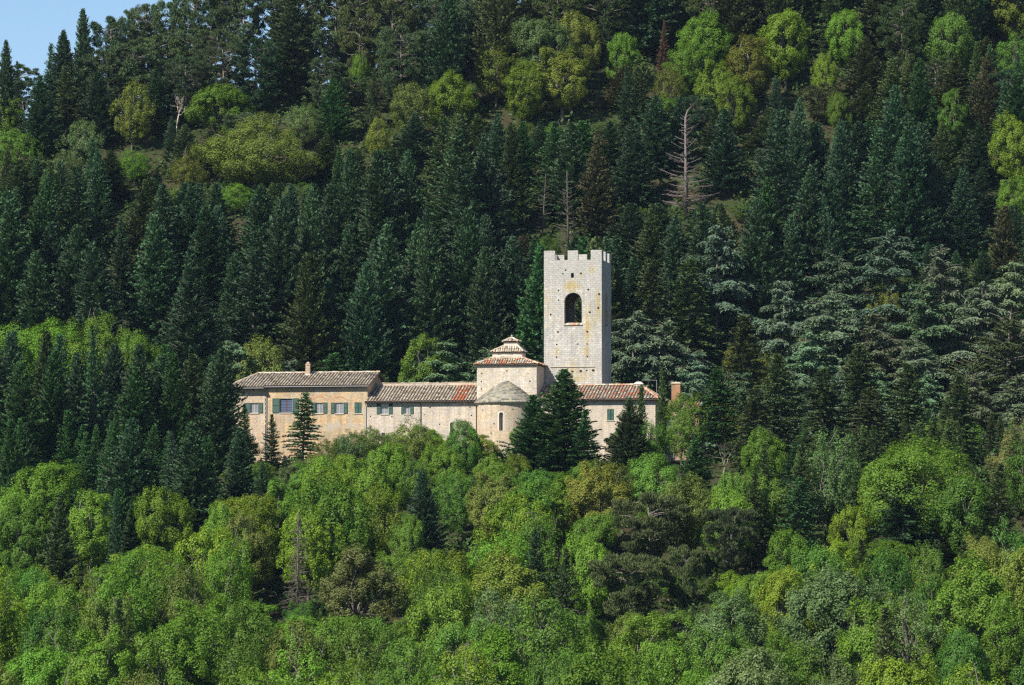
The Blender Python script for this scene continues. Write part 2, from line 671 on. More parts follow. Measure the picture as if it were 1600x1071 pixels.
def ground(x, y):
    x = np.asarray(x, float)
    y = np.asarray(y, float)
    v = (x - O[0]) * N[0] + y * N[1]
    g = np.zeros(np.broadcast(x, y).shape)
    f = np.maximum(0, -v - 5)
    fs = -0.31 * f + 0.9 * (1 - np.exp(-f / 3.0))
    fs = np.where(f > 175, -0.31 * 175 + 0.9 - 0.05 * np.minimum(f - 175, 120), fs)
    far = np.clip((-y - 480) / 115.0, 0, 1.0)               # rises again to the viewer's own hillside
    fs = fs + far * far * (3 - 2 * np.minimum(far, 1)) * 39.6
    g = g + fs
    cy = crest_y(x)
    yy = smin(y, cy, 14.0)
    b = np.maximum(0, yy - 26)
    g = g + 0.6 * (b - 4 * (1 - np.exp(-b / 4.0)))
    g = g - 0.35 * np.maximum(0, y - cy - 4)
    g = np.maximum(g, -64.0)
    wob = 0.8 * np.sin(x * 0.11 + 1) * np.sin(y * 0.09) + 0.5 * np.sin(x * 0.23 + y * 0.17)
    keep = np.clip((np.abs(v - 10) - 22) / 10.0, 0, 1) * np.clip((y + 560) / 40.0, 0, 1)
    return g + wob * keep


def make_terrain():
    xs = np.unique(np.concatenate([np.linspace(-700, -160, 20), np.arange(-160, 161, 4.0), np.linspace(160, 700, 20)]))
    ys = np.unique(np.concatenate([np.linspace(-760, -640, 6), np.arange(-640, -200, 10.0), np.arange(-200, 321, 4.0), np.linspace(321, 900, 20)]))
    X, Y = np.meshgrid(xs, ys)
    Z = ground(X, Y)
    V = np.stack([X, Y, Z], -1).reshape(-1, 3)
    nx, ny = len(xs), len(ys)
    I = np.arange(nx * ny).reshape(ny, nx)
    F = np.stack([I[:-1, :-1], I[:-1, 1:], I[1:, 1:], I[1:, :-1]], -1).reshape(-1, 4)
    m, t, out = new_mat('forest floor')
    b = NB(t)
    tc = b.n('ShaderNodeTexCoord')
    n1 = b.noise(tc.outputs['Object'], 0.12, 5.0)
    n2 = b.noise(tc.outputs['Object'], 1.6, 6.0, 0.75)
    c = b.mix(b.ramp(n1, 0.4, 0.6), c4((0.035, 0.05, 0.018)), c4((0.055, 0.042, 0.026)))
    c = b.mix(b.ramp(n2, 0.5, 0.7), c, c4((0.03, 0.055, 0.015)))
    p = b.n('ShaderNodeBsdfPrincipled')
    b.set(p.inputs['Base Color'], c)
    p.inputs['Roughness'].default_value = 1.0
    p.inputs['Specular IOR Level'].default_value = 0.05
    bp = b.n('ShaderNodeBump')
    bp.inputs['Distance'].default_value = 0.3
    b.set(bp.inputs['Height'], n2)
    b.set(p.inputs['Normal'], bp.outputs[0])
    t.links.new(p.outputs[0], out.inputs[0])
    me = np_mesh('ground', V, F, m)
    me.polygons.foreach_set('use_smooth', [True] * len(me.polygons))
    o = obj('ground', me)
    o['kind'] = 'structure'


make_terrain()


def make_undergrowth():
    g = np.random.default_rng(3)
    n = 190000
    x = g.uniform(-125, 130, n)
    y = g.uniform(-185, 285, n)
    v = (x - O[0]) * N[0] + y * N[1]
    u = (x - O[0]) * T[0] + y * T[1]
    keep = ~((u > -48) & (u < 42) & (v > -.8) & (v < 15)) & (np.sin(x * .31 + 2 * np.sin(y * .2)) + np.sin(y * .37 + x * .11) + g.normal(0, .7, n) > -.9)
    x, y = x[keep], y[keep]
    # thickets: leaf heaps a couple of metres high
    m = 4200
    bx, by = g.uniform(-122, 128, m), g.uniform(-175, 282, m)
    bv = (bx - O[0]) * N[0] + by * N[1]
    bu = (bx - O[0]) * T[0] + by * T[1]
    ok = ~((bu > -50) & (bu < 43) & (bv > -3.5) & (bv < 17))
    bx, by = bx[ok], by[ok]
    m = len(bx)
    br = g.uniform(.9, 2.1, m) * np.where(by > 22, 1.25, .9)
    bi = np.repeat(np.arange(m), 70)
    e = g.normal(0, 1, (len(bi), 3))
    e /= np.linalg.norm(e, axis=1, keepdims=True)
    e *= g.uniform(.3, 1, (len(bi), 1)) ** .5
    x = np.concatenate([x, bx[bi] + e[:, 0] * br[bi]])
    y = np.concatenate([y, by[bi] + e[:, 1] * br[bi]])
    lift = np.concatenate([np.zeros(len(x) - len(bi)), (e[:, 2] * .8 + .6) * br[bi]])
    n = len(x)
    z = ground(x, y) + g.uniform(0, 1, n) ** 1.6 * (1.1 + .7 * np.sin(x * .23) * np.sin(y * .27)) * np.where(y > 22, 1.7, 1.0) * (lift == 0) + lift
    d = g.normal(0, 1, (n, 3))
    d[:, 2] = np.abs(d[:, 2]) + .4
    d /= np.linalg.norm(d, axis=1, keepdims=True)
    a = np.cross(d, g.normal(0, 1, (n, 3)))
    a /= np.linalg.norm(a, axis=1, keepdims=True)
    b = np.cross(d, a)
    s = g.uniform(.2, .42, (n, 1))
    C = np.stack([x, y, z], -1)
    V = np.empty((n, 4, 3), np.float32)
    V[:, 0], V[:, 1], V[:, 2], V[:, 3] = C - a * s, C + b * s * .6 + a * s * .2, C + a * s, C - b * s * .6 + a * s * .2
    o = obj('undergrowth', np_mesh('undergrowth', V.reshape(-1, 3), np.arange(n * 4).reshape(n, 4), M['leaf']), None, (.06, .105, .03))
    o['kind'] = 'stuff'
    o['label'] = 'low leafy undergrowth covering the forest floor'
    o['category'] = 'undergrowth'


make_undergrowth()


# ------------------------------------------------------------------ the abbey
def flat_wall(v):
    return lambda a, z, d: (a, v + d, z)


def holes_at(lst, v, s=0.2, dp=0.35):
    out = []
    for px, py in lst:
        u, z = B(px, py, v)
        k = s * RT.uniform(0.75, 1.15)
        out.append((rect(u - k / 2, u + k / 2, z - k / 2, z + k / 2), dp))
    return out


GROUND_Z = -3.0


def slab_box(parent, mat, u0, u1, v0, v1, z0, z1, front=None, name='wall', gable_r=None, gable_l=None):
    """Side and back walls of a house; front is an MB that already holds the front."""
    mb = front or MB()
    mb.poly([(u1, v0, z0), (u1, v1, z0), (u1, v1, z1)] + ([gable_r] if gable_r else []) + [(u1, v0, z1)])
    mb.poly([(u0, v1, z0), (u0, v0, z0), (u0, v0, z1)] + ([gable_l] if gable_l else []) + [(u0, v1, z1)])
    mb.poly([(u1, v1, z0), (u0, v1, z0), (u0, v1, z1), (u1, v1, z1)])
    return mb.build(name, mat, parent)


def build_left_house():
    vf, vl = 1.2, 0.98                      # right part and the slightly proud left part
    h = thing('stone_house', 'tall ochre stone house with green shutters and a lone chimney, left end of the abbey', 'house', (BU(470, vf), vf, 0))
    ST = stone_mat('ochre rubble wall', [(0.52, 0.385, 0.23), (0.425, 0.33, 0.21), (0.51, 0.31, 0.17)], 0.42, 0.2, (0.5, 0.41, 0.29), patch=((0.4, 0.375, 0.33), 0.5, 0.53), rough_amt=1.25)
    STL = stone_mat('pale rendered wall', [(0.516, 0.404, 0.284), (0.447, 0.361, 0.267), (0.516, 0.370, 0.232)], 0.5, 0.22, (0.58, 0.5, 0.4), patch=((0.6, 0.36, 0.2), 0.6, 0.6))
    uL, uS, uR = BU(340, vl), BU(414.5, vl), BU(574.2, vf)
    vb = 13.5
    vr = 7.3
    zt = BZ(500, 604.0, vf - 0.6) - 0.1     # wall top just under the eave
    zr = BZ(500, 583.0, vr)
    # windows on the right part
    spec = [  # px0, px1, py0, py1, shutter widths, kind
        (437.6, 457.2, 623.2, 645.2, (1.05, 0.85), 'big'),
        (493.8, 504.6, 629.6, 646.0, (0.62, 0.58), 'n'),
        (524.0, 536.4, 629.6, 646.4, (0.55, 0.6), 'n'),
        (554.0, 565.2, 629.0, 646.2, None, 'closed')]
    hs, wins = [], []
    for (a, b_, t0, t1, sh, k) in spec:
        u0, u1 = BU(a, vf), BU(b_, vf)
        z0, z1 = BZ((a + b_) / 2, t1, vf), BZ((a + b_) / 2, t0, vf)
        hs.append((rect(u0, u1, z0, z1), 0.3))
        wins.append((u0, u1, z0, z1, sh, k))
    uS2 = uS + 0.0
    mb = MB()
    wall(mb, rect(uS2, uR, GROUND_Z, zt), hs, flat_wall(vf), 0.3)
    # side, back
    mb.poly([(uR, vf, GROUND_Z), (uR, vb, GROUND_Z), (uR, vb, zt), (uR, vr, zr - 0.05), (uR, vf, zt)])
    mb.poly([(uR, vb, GROUND_Z), (uL, vb, GROUND_Z), (uL, vb, zt), (uR, vb, zt)])
    mb.build('wall', ST, h)
    # left, proud part
    u0, u1 = BU(391.8, vl), BU(403.2, vl)
    z0, z1 = BZ(397, 645.6, vl), BZ(397, 630.0, vl)
    mb = MB()
    zl = BZ(390, 605.4, 0.05) + 0.1
    wall(mb, rect(uL, uS, GROUND_Z, zl), [(rect(u0, u1, z0, z1), 0.3)], flat_wall(vl), 0.3)
    mb.poly([(uS, vl, GROUND_Z), (uS, vf + .02, GROUND_Z), (uS, vf + .02, zl), (uS, vl, zl)])
    mb.poly([(uL, vb, GROUND_Z), (uL, vl, GROUND_Z), (uL, vl, zl), (uL, vb, zl)])
    o = mb.build('wall', STL, h)
    o['label'] = 'pale proud wall section'
    window(h, u0, u1, z0, z1, vl, 2, 3, (0.75, 0.68))
    for (a, b_, c, d, sh, k) in wins:
        if k == 'big':
            window(h, a, b_, c, d, vf, 2, 5, sh, frame='red_frame', pane='pane_blue')
        elif k == 'closed':
            w = window(h, a, b_, c, d, vf, closed=True)
            w['label'] = 'window with both green shutters closed'
        else:
            window(h, a, b_, c, d, vf, 2, 4, sh)
    # brick relieving arches above two windows
    for pc in (499.5, 529.5):
        uc, zc = B(pc, 624.5, vf)
        mb = MB()
        n = 9
        for k in range(n):
            a0, a1 = math.pi * (0.22 + 0.56 * k / n), math.pi * (0.22 + 0.56 * (k + 0.92) / n)
            r0, r1 = 1.3, 1.46
            q = [(uc + r * math.cos(w), zc - 0.95 + r * math.sin(w)) for r, w in ((r0, a0), (r1, a0), (r1, a1), (r0, a1))]
            mb.poly([(x, vf - 0.012, z) for x, z in q])
        mb.build('brick_arch', 'brick_plain', h)
    # roof: hipped on the left, gabled on the right
    ve = vf - 0.62
    ze = BZ(500, 603.2, ve)
    uRo = BU(577, ve) + 0.06
    tiles, under = MB(), MB()
    uH = BU(404, vr)                        # where the ridge starts
    uLo = BU(352, ve)
    pE = (uS - 0.05, ve, ze)
    tile_roof(tiles, (uS - 0.05, ve, ze), (uRo, ve, ze), (uRo, vr, zr), (uS - 0.05, vr, zr), under=under)
    # left part reaches further out and lower along the same slope
    sl = (zr - ze) / (vr - ve)
    vel = 0.05
    zel = ze - sl * (ve - vel)
    tile_roof(tiles, (uLo, vel, zel), (uS - 0.06, vel, zel), (uS - 0.06, vr, zr), (uH, vr, zr), under=under)
    vbe = vb + 0.6
    zbe = zr - sl * (vbe - vr)
    tile_roof(tiles, (uRo, vbe, zbe), (uLo, vbe, zbe), (uH, vr, zr), (uRo, vr, zr), under=under)
    # hip face to the left
    tile_roof(tiles, (uLo, vbe, min(zbe, zel)), (uLo, vel, zel), (uH, vr, zr), (uH, vr - 0.01, zr), under=under)
    ridge_tiles(tiles, (uH, vr, zr), (uRo, vr, zr))
    ridge_tiles(tiles, (uLo, vel, zel), (uH, vr, zr))
    rf = tiles.build('roof', 'tiles_old', h)
    under.build('roof_boards', 'wood_beam', rf)
    # gutter lip under the right part
    mb = MB()
    mb.tube([(uS, ve - 0.05, ze - 0.1), (uRo - .2, ve - 0.05, ze - 0.1)], 0.05)
    mb.build('gutter', 'pipe_grey', h)
    mb = MB()
    zg = zel - 0.1
    mb.tube([(uLo + .3, vel - 0.05, zg), (uS - .1, vel - .05, zg)], 0.05)
    mb.build('gutter', 'pipe_grey', h)
    mb = MB()
    up = uS + 0.16
    mb.tube([(uS - .1, vel - .05, zg), (up, vf - 0.1, zg - 0.7), (up, vf - 0.1, GROUND_Z + 1)], 0.055)
    mb.build('downpipe', 'pipe_grey', h)
    # toothing stones left at the corner
    for k in range(9):
        mb = MB()
        z = zl - 0.5 - k * 0.62
        mb.box(uS + 0.002, uS + 0.1, vl + 0.02, vl + 0.2, z, z + 0.3)
        mb.build('toothing_stone', STL, h)
    # chimney on the ridge
    a, b_ = BU(477.2, vr - 1.2), BU(484, vr - 1.2)
    zb_, zt_ = BZ(480, 587.5, vr - 1.2), BZ(480, 570.5, vr - 1.2)
    mb = MB()
    mb.box(a, b_, vr - 1.2, vr - 0.5, zb_ - 0.4, zt_)
    mb.box(a - 0.06, b_ + 0.06, vr - 1.26, vr - 0.44, zt_, zt_ + 0.1)
    mb.box(a + 0.04, b_ - 0.04, vr - 1.16, vr - 0.54, zt_ + 0.1, zt_ + 0.22)
    ch = mb.build('chimney', stone_mat('chimney brick', [(0.4, 0.26, 0.17), (0.48, 0.36, 0.26), (0.38, 0.2, 0.12)], 0.22, 0.08, (0.5, 0.44, 0.36)), rf)
    mb = MB()
    mb.box(a - 0.05, b_ + 0.05, vr - 1.25, vr - 0.45, zb_ - 0.2, zb_ + 0.28)
    mb.build('chimney_flashing', 'mortar', rf)
    mb = MB()
    ct = zt_ + 0.22
    c0 = (a + b_) / 2
    for k in range(4):
        q = [(a + .02, vr - 1.2), (b_ - .02, vr - 1.2), (b_ - .02, vr - .5), (a + .02, vr - .5)]
        i, j = q[k], q[(k + 1) % 4]
        mb.poly([(i[0], i[1], ct), (j[0], j[1], ct), (c0, vr - 0.85, ct + 0.28)])
    mb.build('chimney_cap', 'tiles_orange', rf)


def build_nave():
    vf = 0.35
    h = thing('abbey_wing', 'long low pale stone wing with two shuttered windows, between the tall house and the apse', 'building', (BU(655, vf), vf, 0))
    ST = stone_mat('pale coursed wall', [(0.533, 0.464, 0.378), (0.464, 0.404, 0.335), (0.516, 0.404, 0.275)], 0.5, 0.21, (0.58, 0.51, 0.42), patch=((0.42, 0.39, 0.35), 0.45, 0.56))
    uL, uR = BU(571.6, vf), BU(743.6, vf)
    ve, vr = vf - 0.5, 6.4
    ze = BZ(655, 627.4, ve)
    zr = BZ(655, 603.2, vr)
    zt = ze - 0.12
    hs, wins = [], []
    for (a, b_, t0, t1, sh) in ((595.4, 606.8, 631.0, 647.2, (0.56, 0.56)), (632.2, 640.4, 634.8, 647.0, (0.42, 0.5))):
        u0, u1 = BU(a, vf), BU(b_, vf)
        z0, z1 = BZ(a, t1, vf), BZ(a, t0, vf)
        hs.append((rect(u0, u1, z0, z1), 0.3))
        wins.append((u0, u1, z0, z1, sh))
    u0, u1 = BU(596.2, vf), BU(602.0, vf)
    small = (u0, u1, BZ(600, 683.5, vf), BZ(600, 676.6, vf))
    hs.append((rect(*small[:2], *small[2:]), 0.3))
    u0, u1 = BU(703.0, vf), BU(708.2, vf)
    slit = (u0, u1, BZ(705, 678, vf), BZ(705, 660.2, vf))
    hs.append((arch(*slit), 0.4))
    hs += holes_at([(579, 635.6), (579, 651), (612.3, 651.3), (662.8, 648.2), (734.5, 636.6), (736.5, 649.5), (687, 663.2), (672, 637)], vf, 0.19)
    mb = MB()
    wall(mb, rect(uL, uR, GROUND_Z, zt), hs, flat_wall(vf), 0.3)
    vb = 12.3
    mb.poly([(uR, vf, GROUND_Z), (uR, vb, GROUND_Z), (uR, vb, zt), (uR, vr, zr - .06), (uR, vf, zt)])
    mb.poly([(uL, vb, GROUND_Z), (uL, vf, GROUND_Z), (uL, vf, zt), (uL, vr, zr - .06), (uL, vb, zt)])
    mb.poly([(uR, vb, GROUND_Z), (uL, vb, GROUND_Z), (uL, vb, zt), (uR, vb, zt)])
    mb.build('wall', ST, h)
    for (a, b_, c, d, sh) in wins:
        window(h, a, b_, c, d, vf, 2, 3, sh)
    window(h, *small, vf, 1, 1, sill=False, pane='pane_dark')
    # pale surround of the slit
    mb = MB()
    A1, A2 = arch(slit[0], slit[1], slit[2], slit[3]), arch(slit[0] - .16, slit[1] + .16, slit[2], slit[3] + .16)
    for k in range(1, len(A1)):
        a, b_ = A1[k], A1[(k + 1) % len(A1)]
        c, d = A2[k], A2[(k + 1) % len(A1)]
        mb.poly([(a[0], vf - 0.01, a[1]), (b_[0], vf - 0.01, b_[1]), (d[0], vf - 0.01, d[1]), (c[0], vf - 0.01, c[1])])
    mb.build('slit_surround', 'mortar', h)
    tiles, under = MB(), MB()
    uLo, uRo = uL - 0.08, uR + 0.05
    tile_roof(tiles, (uLo, ve, ze), (uRo, ve, ze), (uRo, vr, zr), (uLo, vr, zr), under=under)
    sl = (zr - ze) / (vr - ve)
    vbe = vb + .5
    tile_roof(tiles, (uRo, vbe, zr - sl * (vbe - vr)), (uLo, vbe, zr - sl * (vbe - vr)), (uLo, vr, zr), (uRo, vr, zr), under=under)
    rf = tiles.build('roof', tile_mat('weathered tiles with a newer run', [GREYT, PALET, PINKT, OCHT, DKT, ORNT], [0.34, 0.36, 0.17, 0.07, 0.06, 0.0], patch=(BU(713, 3) - BU(655, vf), BU(733, 3) - BU(655, vf))), h)
    under.build('roof_boards', 'wood_beam', rf)
    # pale parapet along the ridge with a rough coping
    mb = MB()
    mb.box(BU(587.5, vr), uRo, vr - 0.05, vr + 0.3, zr - 0.3, zr + 0.42)
    mb.build('ridge_parapet', stone_mat('pale parapet', [(0.482, 0.413, 0.327), (0.430, 0.370, 0.292), (0.473, 0.361, 0.258)], 0.7, 0.22, (0.55, 0.48, 0.4)), h)
    cp = MB()
    u = BU(587.5, vr)
    while u < uRo - .3:
        L = RT.uniform(0.35, 0.6)
        cp.box(u, min(u + L, uRo) - 0.02, vr - 0.1, vr + 0.35, zr + 0.423, zr + 0.47 + RT.uniform(0, 0.08))
        u += L
    cp.build('coping', 'tiles_old', h)
    for px, mat_, top in ((571.9, 'pipe_grey', 0.1), (657.4, 'pipe_dark', 0.05)):
        mb = MB()
        u = BU(px, vf - .1)
        mb.tube([(u, ve - 0.02, ze - 0.12), (u, vf - 0.09, ze - 0.6), (u, vf - 0.09, GROUND_Z + 1)], 0.06)
        mb.build('downpipe', mat_, h)
    mb = MB()
    mb.tube([(uLo, ve - 0.06, ze - 0.09), (uRo, ve - 0.06, ze - 0.09)], 0.06)
    mb.build('gutter', 'pipe_dark', h)


def pyramid_tier(h, name_mat, e0, e1, ve0, ve1, ze, t0, t1, vt0, vt1, zt, tiles, under, pitch=0.36):
    P = [(e0, ve0), (e1, ve0), (e1, ve1), (e0, ve1)]
    Q = [(t0, vt0), (t1, vt0), (t1, vt1), (t0, vt1)]
    for k in range(4):
        a, b_ = P[k], P[(k + 1) % 4]
        c, d = Q[(k + 1) % 4], Q[k]
        tile_roof(tiles, (*a, ze), (*b_, ze), (*c, zt), (*d, zt), pitch=pitch, under=under, thick=0.1)
        ridge_tiles(tiles, (*a, ze + .02), (*d, zt + .02), r=0.17)


def build_church():
    vf = 0.3
    h = thing('church_choir', 'square stone choir with stepped orange tiled lantern roof and a round apse in front', 'church', (BU(790, vf), vf, 0))
    STW = stone_mat('cream coursed wall', [(0.568, 0.516, 0.430), (0.499, 0.447, 0.370), (0.482, 0.370, 0.232)], 0.46, 0.2, (0.6, 0.54, 0.45), patch=((0.5, 0.42, 0.26), 0.8, 0.6))
    u0, u1 = BU(745.2, vf), BU(838.4, vf)
    v1 = 6.15
    zt = BZ(790, 570.6, vf - .3) - 0.05
    mb = MB()
    wall(mb, rect(u0, u1, GROUND_Z, zt), holes_at([(752.8, 584), (752.4, 596.5), (825, 583.6), (828, 596), (752.5, 608), (792, 580)], vf, 0.2), flat_wall(vf), .3)
    slab_box(h, STW, u0, u1, vf, v1, GROUND_Z, zt, front=mb)
    tiles, under = MB(), MB()
    vm = (vf + v1) / 2
    # lower tier
    ov = 0.35
    ze = BZ(790, 569.6, vf - ov)
    a0, a1 = BU(769.5, vf + 1.9), BU(816.5, vf + 1.9)
    zt1 = BZ(790, 560.0, vf + 1.9)
    va, vb_ = vf + 1.9, v1 - 1.9
    va, vb_ = vf + 1.75, v1 - 1.3
    pyramid_tier(h, None, u0 - ov, u1 + ov, vf - ov, v1 + ov, ze, a0, a1, va, vb_, zt1, tiles, under)
    rf = tiles.build('roof', 'tiles_orange', h)
    under.build('roof_boards', 'wood_beam', rf)
    # mortar band and drum
    zd1 = BZ(790, 550.4, va)
    mb = MB()
    mb.box(a0 + .02, a1 - .02, va + .02, vb_ - .02, zt1 - 0.4, zd1)
    mb.build('lantern_drum', 'mortar', h)
    mb = MB()
    mb.box(a0 - .22, a1 + .22, va - .22, vb_ + .22, zt1 - 0.1, zt1 + 0.08)
    mb.build('mortar_band', 'mortar', h)
    tiles, under = MB(), MB()
    for k in range(18):                                  # row of cap tiles where the drum meets the roof
        u = a0 + (a1 - a0) * (k + .5) / 18
        tiles.tube([(u, va - .16, zt1 + .1), (u, va + .05, zt1 + .2)], 0.09, 5)
    ze2 = BZ(790, 550.2, va - .3)
    b0, b1 = BU(787.2, vm - .7), BU(808.8, vm - .7)
    zt2 = BZ(790, 541.2, vm - .7)
    pyramid_tier(h, None, a0 - .14, a1 + .14, va - .2, vb_ + .2, ze2, b0, b1, vm - .75, vm + .85, zt2, tiles, under, 0.33)
    rf2 = tiles.build('roof', 'tiles_old', h)
    under.build('roof_boards', 'wood_beam', rf2)
    zd2 = BZ(790, 534.6, vm - .7)
    mb = MB()
    mb.box(b0 + .01, b1 - .01, vm - .74, vm + .84, zt2 - .3, zd2)
    mb.build('lantern_drum', 'mortar', h)
    tiles, under = MB(), MB()
    zap = BZ(798, 529.0, vm)
    c0 = (b0 + b1) / 2
    pyramid_tier(h, None, b0 - .14, b1 + .14, vm - .9, vm + 1.0, zd2 + .02, c0 - .12, c0 + .12, vm - .05, vm + .15, zap, tiles, under, 0.3)
    rf3 = tiles.build('roof', 'tiles_old', h)
    under.build('roof_boards', 'wood_beam', rf3)
    mb = MB()
    c1 = vm + .05
    mb.tube([(c0, c1, zap - .1), (c0, c1, zap + .2)], .12, 8, .07)
    mb.tube([(c0, c1, zap + .18), (c0, c1, zap + .55)], .03, 6)
    mb.box(c0 - .13, c0 + .13, c1 - .025, c1 + .025, zap + .38, zap + .43)
    mb.build('finial', 'mortar', h)

    # apse: half round wall with a slit, cone roof of flagstones
    ua, R = BU(791, vf), (BU(838, vf) - BU(743.5, vf)) / 2 - .22
    za = BZ(790, 629.5, vf - 2)
    STA = stone_mat('warm apse wall', [(0.52, 0.415, 0.28), (0.45, 0.37, 0.27), (0.5, 0.33, 0.18)], 0.44, 0.2, (0.5, 0.42, 0.31), patch=((0.42, 0.37, 0.3), 0.7, 0.5), rough_amt=1.35)

    def cyl(a, z, d):
        th = a / R
        return (ua + (R - d) * math.sin(th), vf - (R - d) * math.cos(th), z)
    # cut the cylinder in vertical strips so that the flat triangles follow the curve
    strips = 36
    amin, amax = -math.pi / 2 * R, math.pi / 2 * R
    th0 = math.asin(((BU(779.6, vf - R) + BU(786.4, vf - R)) / 2 - ua) / R)
    us = th0 * R
    zs0, zs1 = BZ(783, 673, vf - R), BZ(783, 644.5, vf - R)
    hw = 0.31
    mb = MB()
    edges = sorted(set([amin + (amax - amin) * k / strips for k in range(strips + 1)] + [us - hw, us + hw]))
    for p, q in zip(edges[:-1], edges[1:]):
        mid = (p + q) / 2
        n0 = len(mb.v)
        if us - hw < mid < us + hw:
            continue
        mb.poly([cyl(p, GROUND_Z, 0), cyl(q, GROUND_Z, 0), cyl(q, za, 0), cyl(p, za, 0)])
    A = arch(us - hw, us + hw, zs0, zs1)
    # the strip with the slit: below, above the arch
    mb.poly([cyl(us - hw, GROUND_Z, 0), cyl(us + hw, GROUND_Z, 0), cyl(us + hw, zs0, 0), cyl(us - hw, zs0, 0)])
    top = A[2:]
    for k in range(len(top) - 1):
        p, q = top[k], top[k + 1]
        mb.poly([cyl(p[0], p[1], 0), cyl(p[0], za, 0), cyl(q[0], za, 0), cyl(q[0], q[1], 0)])
    for k in range(len(A)):
        p, q = A[k], A[(k + 1) % len(A)]
        mb.poly([cyl(p[0], p[1], 0), cyl(q[0], q[1], 0), cyl(us + (q[0] - us) * .45, q[1] - (.1 if k else 0), .55), cyl(us + (p[0] - us) * .45, p[1] - .1, .55)])
    # little holes come later as flat dark squares, their inner shade painted on
    w = mb.build('apse_wall', STA, h)
    w['label'] = 'warm half-round apse wall'
    mb = MB()
    mb.poly([cyl(us + (p - us) * .5, z, .5) for p, z in A])
    mb.build('apse_window', 'pane_dark', h)
    mb = MB()
    A1, A2 = A, arch(us - hw - .2, us + hw + .2, zs0, zs1 + .2)
    for k in range(1, len(A1)):
        a, b_ = A1[k], A1[(k + 1) % len(A1)]
        c, d = A2[k], A2[(k + 1) % len(A1)]
        mb.poly([cyl(*a, -.015), cyl(*b_, -.015), cyl(*d, -.015), cyl(*c, -.015)])
    mb.build('slit_surround', 'mortar', h)
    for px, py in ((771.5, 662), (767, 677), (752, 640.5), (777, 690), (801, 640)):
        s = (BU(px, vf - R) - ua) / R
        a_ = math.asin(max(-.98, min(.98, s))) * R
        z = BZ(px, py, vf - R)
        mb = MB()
        mb.poly([cyl(a_ + dx, z + dz, -.006) for dx, dz in ((-.1, -.1), (.1, -.1), (.1, .1), (-.1, .1))])  # square lies on the wall face, its dark colour paints the hole's shade
        mb.build('painted_putlog_hole', 'hollow_shade', h)
    # moulded cornice under the cone
    mb = MB()
    n = 36
    for (ra, rb, z0, z1) in ((R + .02, R + .16, za - .34, za - .16), (R + .16, R + .26, za - .158, za + .0)):
        for k in range(n):
            t0, t1 = -math.pi / 2 + math.pi * k / n, -math.pi / 2 + math.pi * (k + 1) / n
            f = lambda r, t, z: (ua + r * math.sin(t), vf - r * math.cos(t), z)
            mb.poly([f(ra, t0, z0), f(ra, t1, z0), f(rb, t1, z1), f(rb, t0, z1)])
            mb.poly([f(R - .1, t0, z0), f(R - .1, t1, z0), f(ra, t1, z0), f(ra, t0, z0)])
    mb.build('cornice', 'sill', h)
    # flagstone cone, stepped courses
    zc = BZ(790.5, 595.4, vf)
    mb = MB()
    rows = 15
    Ro = R + .42
    for k in range(rows):
        f0, f1 = k / rows, (k + 1) / rows
        # slightly bellied profile
        pr = lambda f: (Ro * (1 - f) ** 0.86, za + (zc - za) * (f ** 0.92))
        r0, z0 = pr(f0)
        r1, z1 = pr(min(1, f1 + .2 / rows))
        m_ = max(3, int(math.pi * r0 / .5))
        off = RT.random()
        ts = [-math.pi / 2] + sorted(-math.pi / 2 + math.pi * (j + off + RT.uniform(-.25, .25)) / m_ for j in range(m_)) + [math.pi / 2]
        for t0, t1 in zip(ts[:-1], ts[1:]):
            t0, t1 = max(t0, -math.pi / 2), min(t1, math.pi / 2)
            if t1 - t0 < .01:
                continue
            lift = .1 + RT.uniform(-.015, .06)
            dr = RT.uniform(-.05, .06)
            f = lambda r, t, z: (ua + max(r, 0.01) * math.sin(t), vf - max(r, 0.01) * math.cos(t), z)
            A_ = f(r0 + dr, t0, z0 + lift), f(r0 + dr, t1, z0 + lift), f(r1, t1, z1 + .02), f(r1, t0, z1 + .02)
            i = len(mb.v)
            lo = [f(r0 + dr, t0, z0 - .02), f(r0 + dr, t1, z0 - .02)]
            mb.v += list(A_) + lo
            mb.f += [(i, i + 1, i + 2, i + 3), (i + 4, i + 5, i + 1, i)]
    rfa = mb.build('apse_roof', 'flagstone', h)


